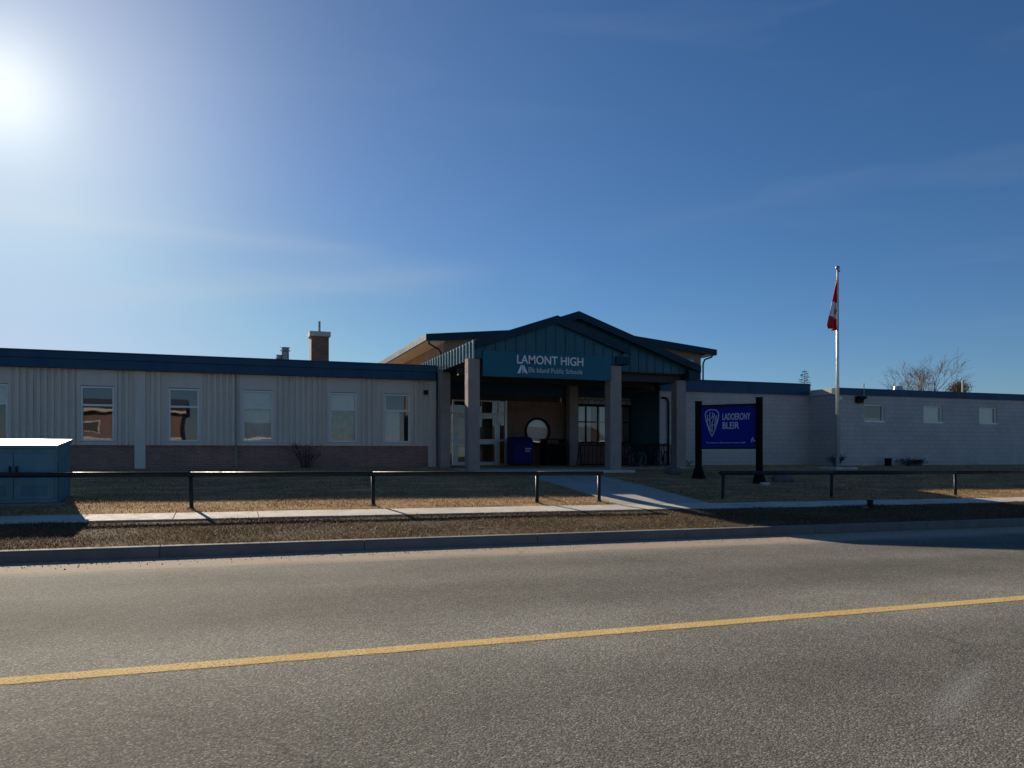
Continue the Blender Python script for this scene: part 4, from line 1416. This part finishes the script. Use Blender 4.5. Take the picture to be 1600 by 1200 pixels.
grid = []
for j in range(NV + 1):
    t = j / NV
    row = []
    for i in range(NU + 1):
        s = i / NU
        wid = .05 + .40 * t ** .8
        if t > .93:
            wid *= 1 - (t - .93) * 2.2
        x = FX - .07 - wid * s
        fold = math.sin(s * 4.2 * math.pi + t * 1.2) * (.03 + .09 * t) + math.sin(s * 9 + t * 5) * .015
        y = FY - .03 - .05 * s + fold
        z = fz1 - (fz1 - fz0) * t - .12 * s * (1 - t) + .06 * s * t - .05 * math.sin(s * math.pi) * t
        row.append((x, y, z))
    grid.append(row)
for r_ in grid:
    fl.v += r_
for j in range(NV):
    for i in range(NU):
        a = j * (NU + 1) + i
        fl.f.append((a, a + 1, a + NU + 2, a + NU + 1))
        t, s = (j + .5) / NV + (i / NU - .5) * .06, (i + .5) / NU
        mi = 0
        if .45 < t < .76:
            mi = 1
            if leaf((s - .5) / .38, (.62 - t) / .14):
                mi = 0
        fl.m.append(mi)
flag = fl.build('flag', [M['red'], M['flagwhite']], smooth=True)
sm_ = flag.modifiers.new('thickness', 'SOLIDIFY')
sm_.thickness = .004
tag(flag, 'limp red and white maple leaf flag hanging from the pole', 'flag')

# ------------------------------------------------------------------ stones, stalks and small things on the lawn
def stone(loc, sx, sy, sz, label, name='boulder', seed=1, mat='rock'):
    bm = bmesh.new()
    bmesh.ops.create_icosphere(bm, subdivisions=3, radius=1.0)
    r = random.Random(seed)
    ph = [r.uniform(0, 6) for _ in range(6)]
    for v in bm.verts:
        p = v.co.copy()
        f = 1 + .10 * math.sin(3.1 * p.x + ph[0]) + .10 * math.sin(3.7 * p.y + ph[1]) + .08 * math.sin(4.3 * p.z + ph[2]) + r.uniform(-.02, .02)
        q = Vector([math.copysign(abs(c) ** .62, c) for c in p]) * f
        v.co = Vector((q.x * sx, q.y * sy, q.z * sz))
    me = bpy.data.meshes.new(name)
    bm.to_mesh(me)
    bm.free()
    me.materials.append(M[mat])
    o = link(name, me)
    o.location = loc
    o.rotation_euler = (0, 0, r.uniform(-.4, .4))
    return tag(o, label, 'rock' if name == 'boulder' else 'marker')


stone((16.75, 20.35, zg(16.75, 20.35) + .09), .36, .22, .17, 'low grey boulder on the lawn right of the blue sign', seed=3)
stone((14.15, 22.7, zg(14.15, 22.7) + .09), .30, .2, .17, 'low grey boulder on the lawn left of the blue sign posts', seed=8)
stone((15.52, 19.62, zg(15.52, 19.62) + .02), .16, .08, .05, 'small pale stone at the foot of the right sign post', seed=5, mat='concrete')
um = thing('marker_stub', 'small dark capped stub standing at the sidewalk edge', 'marker', (14.95, 15.05, zg(14.95, 15.05)))
g = zg(14.95, 15.05)
part(MB().tube([(14.95, 14.9, g - .1), (14.95, 14.9, g + .17)], .07, 10), 'stub', 'black', um)
part(MB().tube([(14.95, 14.9, g + .17), (14.95, 14.9, g + .2)], [.09, .07], 10), 'cap', 'black', um)
part(MB().box(14.7, 14.86, 14.85, 14.97, g - .02, g + .04), 'foot', 'rock', um)
bp_ = thing('low_bollard', 'short dark post in front of the grey block wing', 'bollard', (27.75, 26.6, 1.05))
part(MB().box(27.62, 27.84, 26.5, 26.7, .9, 1.33), 'post', 'blackwood', bp_, bevel=.01)
part(MB().box(27.60, 27.86, 26.48, 26.72, 1.33, 1.37), 'cap', 'black', bp_)

def stalks(loc, n, h, spread, label, name='dry_shrub', mat='drytwig', leafmat=None, nleaf=0, seed=1, cat='shrub'):
    r = random.Random(seed)
    g = Vector(loc)
    t = thing(name, label, cat, loc)
    mb = MB()
    tips = []
    for i in range(n):
        a = r.uniform(0, 6.28)
        d = r.uniform(.2, 1) * spread
        p0 = g + Vector((math.cos(a), math.sin(a), 0)) * d * .25
        hh = h * r.uniform(.5, 1)
        p1 = p0 + Vector((math.cos(a) * d * .4, math.sin(a) * d * .4, hh * .6))
        p2 = p1 + Vector((math.cos(a + r.uniform(-.6, .6)) * d * .5, math.sin(a) * d * .5, hh * .4))
        mb.tube([p0 - Vector((0, 0, .05)), p1, p2], [.008, .006, .003], 4)
        tips += [p1, p2]
        for k in range(3):
            b = r.uniform(0, 6.28)
            q = p1.lerp(p2, r.uniform(0, 1))
            w = q + Vector((math.cos(b), math.sin(b), r.uniform(.1, .8))) * .14 * h
            mb.tube([q, w], [.004, .002], 3, False)
            tips.append(w)
    tag(part(mb, 'stems', mat, t), kind='stuff')
    if leafmat:
        lb = MB()
        for i in range(nleaf):
            c = r.choice(tips) + Vector((r.gauss(0, .05), r.gauss(0, .05), r.gauss(0, .04)))
            u = Vector((r.gauss(0, 1), r.gauss(0, 1), r.gauss(0, 1))).normalized() * .03
            w = Vector((r.gauss(0, 1), r.gauss(0, 1), r.gauss(0, 1))).normalized() * .02
            lb.poly([c - u, c + w, c + u, c - w])
        tag(part(lb, 'leaves', leafmat, t), kind='stuff')
    return t


stalks((2.55, 28.6, 1.06), 26, .9, .5, 'dark dead shrub against the brick base of the cream wing', mat='drytwig', leafmat='drytwig', nleaf=220, seed=2)
stalks((28.9, 26.55, 1.05), 40, .30, .7, 'low dark shrub at the foot of the grey block wing', mat='drytwig', leafmat='drytwig', nleaf=420, seed=4)
stalks((29.6, 26.6, 1.05), 26, .24, .5, 'smallest dark shrub right of the low one at the grey wing', mat='drytwig', leafmat='drytwig', nleaf=240, seed=9)
stalks((24.6, 26.4, 1.03), 34, .50, .35, 'dark dead shrub beside the flagpole foot', mat='drytwig', leafmat='drytwig', nleaf=420, seed=6)
stalks((18.3, 28.4, 1.06), 24, .25, .5, 'low weeds along the grey wall behind the downpipe', mat='drytwig', leafmat='drytwig', nleaf=160, seed=12)

# ------------------------------------------------------------------ trees beyond the roofs
def bare_tree(loc, h, spread, label, seed, levels=5, lean=0.0, split=.30):
    r = random.Random(seed)
    t = thing('bare_tree', label, 'tree', loc, group='leafless trees beyond the block wing')
    tr, br = MB(), MB()
    g = Vector(loc)

    def grow(p, d, ln, rad, lv, mb):
        pts, rs = [p], [rad]
        q = p
        n = 4
        for k in range(n):
            d = (d + Vector((r.gauss(0, .10), r.gauss(0, .10), r.gauss(.03, .05)))).normalized()
            q = q + d * ln / n
            pts.append(q)
            rs.append(max(.009, rad * (1 - .45 * (k + 1) / n)))
        mb.tube(pts, rs, 6 if lv > 3 else 4 if lv > 1 else 3, False)
        if lv == 0:
            return
        nb = r.choice((3, 4)) if lv < 4 else 4
        for k in range(nb):
            a = 6.28 * (k + r.random()) / nb
            s = d.orthogonal().normalized()
            s = Matrix.Rotation(a, 3, d) @ s
            an = r.uniform(.28, .75) * spread
            nd_ = (d * math.cos(an) + s * math.sin(an)).normalized()
            f = r.uniform(.45, 1.0)
            i = min(n, max(1, int(round(f * n))))
            grow(pts[i], nd_, ln * r.uniform(.55, .82), rs[i] * .68, lv - 1, br)

    grow(g, Vector((lean, 0, 1)).normalized(), h * split, h * .018, levels, tr)
    part(tr, 'trunk', 'bark', t, smooth=True)
    tag(part(br, 'crown', 'twig', t), kind='stuff')
    return t


bare_tree((57.8, 50.5, 1.05), 10.4, .85, 'largest leafless tree rising above the grey block wing', 21, lean=-.03, split=.36)
bare_tree((55.9, 51.0, 1.05), 8.6, .8, 'leafless tree left of the largest one above the block wing', 33, 5, -.08, .34)
bare_tree((61.0, 52.0, 1.05), 7.6, .85, 'low leafless tree at the right end of the bare group', 40, 5, .05, .34)


def leafy_bush(loc, c, rad, label, seed):
    r = random.Random(seed)
    t = thing('brown_bush', label, 'bush', loc)
    mb = MB()
    mb.tube([Vector(loc), Vector(c)], [.09, .03], 6)
    for k in range(20):
        d = Vector((r.gauss(0, 1), r.gauss(0, 1), r.gauss(0.4, 1))).normalized() * rad * r.uniform(.6, 1.1)
        mb.tube([Vector(c) - Vector((0, 0, .6)), Vector(c) + d], [.03, .008], 4, False)
    tag(part(mb, 'branches', 'twig', t), kind='stuff')
    lb = MB()
    for i in range(2600):
        d = Vector((r.gauss(0, 1), r.gauss(0, 1), r.gauss(0, 1))).normalized() * rad * r.random() ** .5 * r.uniform(.7, 1.15)
        p = Vector(c) + Vector((d.x, d.y, d.z * .75))
        u = Vector((r.gauss(0, 1), r.gauss(0, 1), r.gauss(0, 1))).normalized() * .055
        w = Vector((r.gauss(0, 1), r.gauss(0, 1), r.gauss(0, 1))).normalized() * .035
        lb.poly([p - u, p + w, p + u, p - w])
    tag(part(lb, 'leaves', 'dryleaf', t), kind='stuff')
    return t


leafy_bush((60.2, 50.0, 1.05), (60.2, 50.0, 7.3), 1.0, 'brown leafed bush top showing above the block wing roof', 5)


def spruce(loc, h, rad, label, seed, group=None):
    r = random.Random(seed)
    t = thing('spruce_tree', label, 'tree', loc, group=group)
    g = Vector(loc)
    part(MB().tube([g, g + Vector((0, 0, h * .5)), g + Vector((0, 0, h))], [h * .016, h * .009, .012], 7, False), 'trunk', 'bark', t, smooth=True)
    cb, lb = MB(), MB()
    z = .06
    while z < .985:
        n = int(5 + 5 * (1 - z))
        for k in range(n):
            a = 6.28 * (k + r.random()) / n
            ln = rad * (1 - z) ** .85 * r.uniform(.7, 1.1) + .10
            p0 = g + Vector((0, 0, h * z))
            dr = Vector((math.cos(a), math.sin(a), r.uniform(-.25, .25)))
            p1 = p0 + dr * ln
            cb.tube([p0, p1], [.02 * (1 - z) + .006, .004], 3, False)
            m = int(6 + ln * 9)
            for i in range(m):
                c = p0.lerp(p1, r.uniform(.15, 1.0))
                sd_ = Vector((-dr.y, dr.x, r.uniform(-.5, .15))) * r.choice((-1, 1))
                u = (dr * .6 + sd_ * r.uniform(.3, 1)).normalized() * r.uniform(.09, .2)
                w = u.cross(Vector((r.gauss(0, 1), r.gauss(0, 1), r.gauss(0, 1)))).normalized() * .028
                lb.poly([c, c + u * .5 + w, c + u, c + u * .5 - w])
        z += .022 + .012 * (1 - z)
    tag(part(cb, 'limbs', 'bark', t), kind='stuff')
    tag(part(lb, 'crown', 'needle', t), kind='stuff')
    return t


spruce((43.4, 50.0, 1.05), 7.3, 1.9, 'spruce tip showing above the middle block roof', 3)

# ------------------------------------------------------------------ across the street, seen only mirrored in the windows
def house(x0, x1, y0, y1, wall, label, hw=2.9, ridge=2.0, two=False):
    h = thing('house', label, 'house', ((x0 + x1) / 2, (y0 + y1) / 2, .05), group='houses across the street')
    part(MB().box(x0, x1, y0, y1, 0, hw), 'wall', wall, h)
    ym = (y0 + y1) / 2
    part(MB().prism_x([(y0 - .5, hw - .05), (y1 + .5, hw - .05), (y1 + .5, hw + .08), (ym, hw + ridge), (y0 - .5, hw + .08)], x0 - .5, x1 + .5), 'roof', 'shingle', h, fix=True)
    part(MB().box(x0 - .5, x1 + .5, y1 + .5, y1 + .55, hw - .1, hw + .12), 'eave_board', 'garage', h)
    w = x1 - x0
    part(MB().box(x0 + w * .08, x0 + w * .42, y1, y1 + .06, .1, 2.35), 'garage_door', 'garage', h)
    part(MB().box(x0 + w * .52, x0 + w * .59, y1, y1 + .06, .2, 2.25), 'door', 'garage', h)
    if two:
        part(MB().box(x0 - .02, x1 + .02, y1 + .002, y1 + .08, 2.7, 2.95), 'band', 'garage', h)
        for a in (.1, .36, .62):
            f = part(MB().box(x0 + w * a, x0 + w * (a + .13), y1, y1 + .05, 3.5, 4.6), 'window', 'frame', h)
            part(MB().box(x0 + w * a + .08, x0 + w * (a + .13) - .08, y1 + .05, y1 + .06, 3.58, 4.52), 'pane', 'room', f)
    for a in (.66, .84):
        f = part(MB().box(x0 + w * a, x0 + w * (a + .12), y1, y1 + .05, 1.1, 2.3), 'window', 'frame', h)
        part(MB().box(x0 + w * a + .08, x0 + w * (a + .12) - .08, y1 + .05, y1 + .06, 1.18, 2.22), 'pane', 'room', f)
    return h


house(-17.5, -4.5, -30, -20, 'housered', 'tall barn red house with white garage door mirrored in the left windows', 5.4, 1.5, True)
house(-1.0, 9.0, -33, -23, 'housetan', 'tan house mirrored in the middle wing windows')
house(30, 44, -34, -24, 'housered', 'barn red house mirrored in the block wing windows')
spruce((12.5, -17.0, .05), 9.0, 2.4, 'tall spruce across the street mirrored in the wing windows', 14)
spruce((21.0, -22.0, .05), 11.0, 2.8, 'broad spruce across the street mirrored near the entrance', 15)
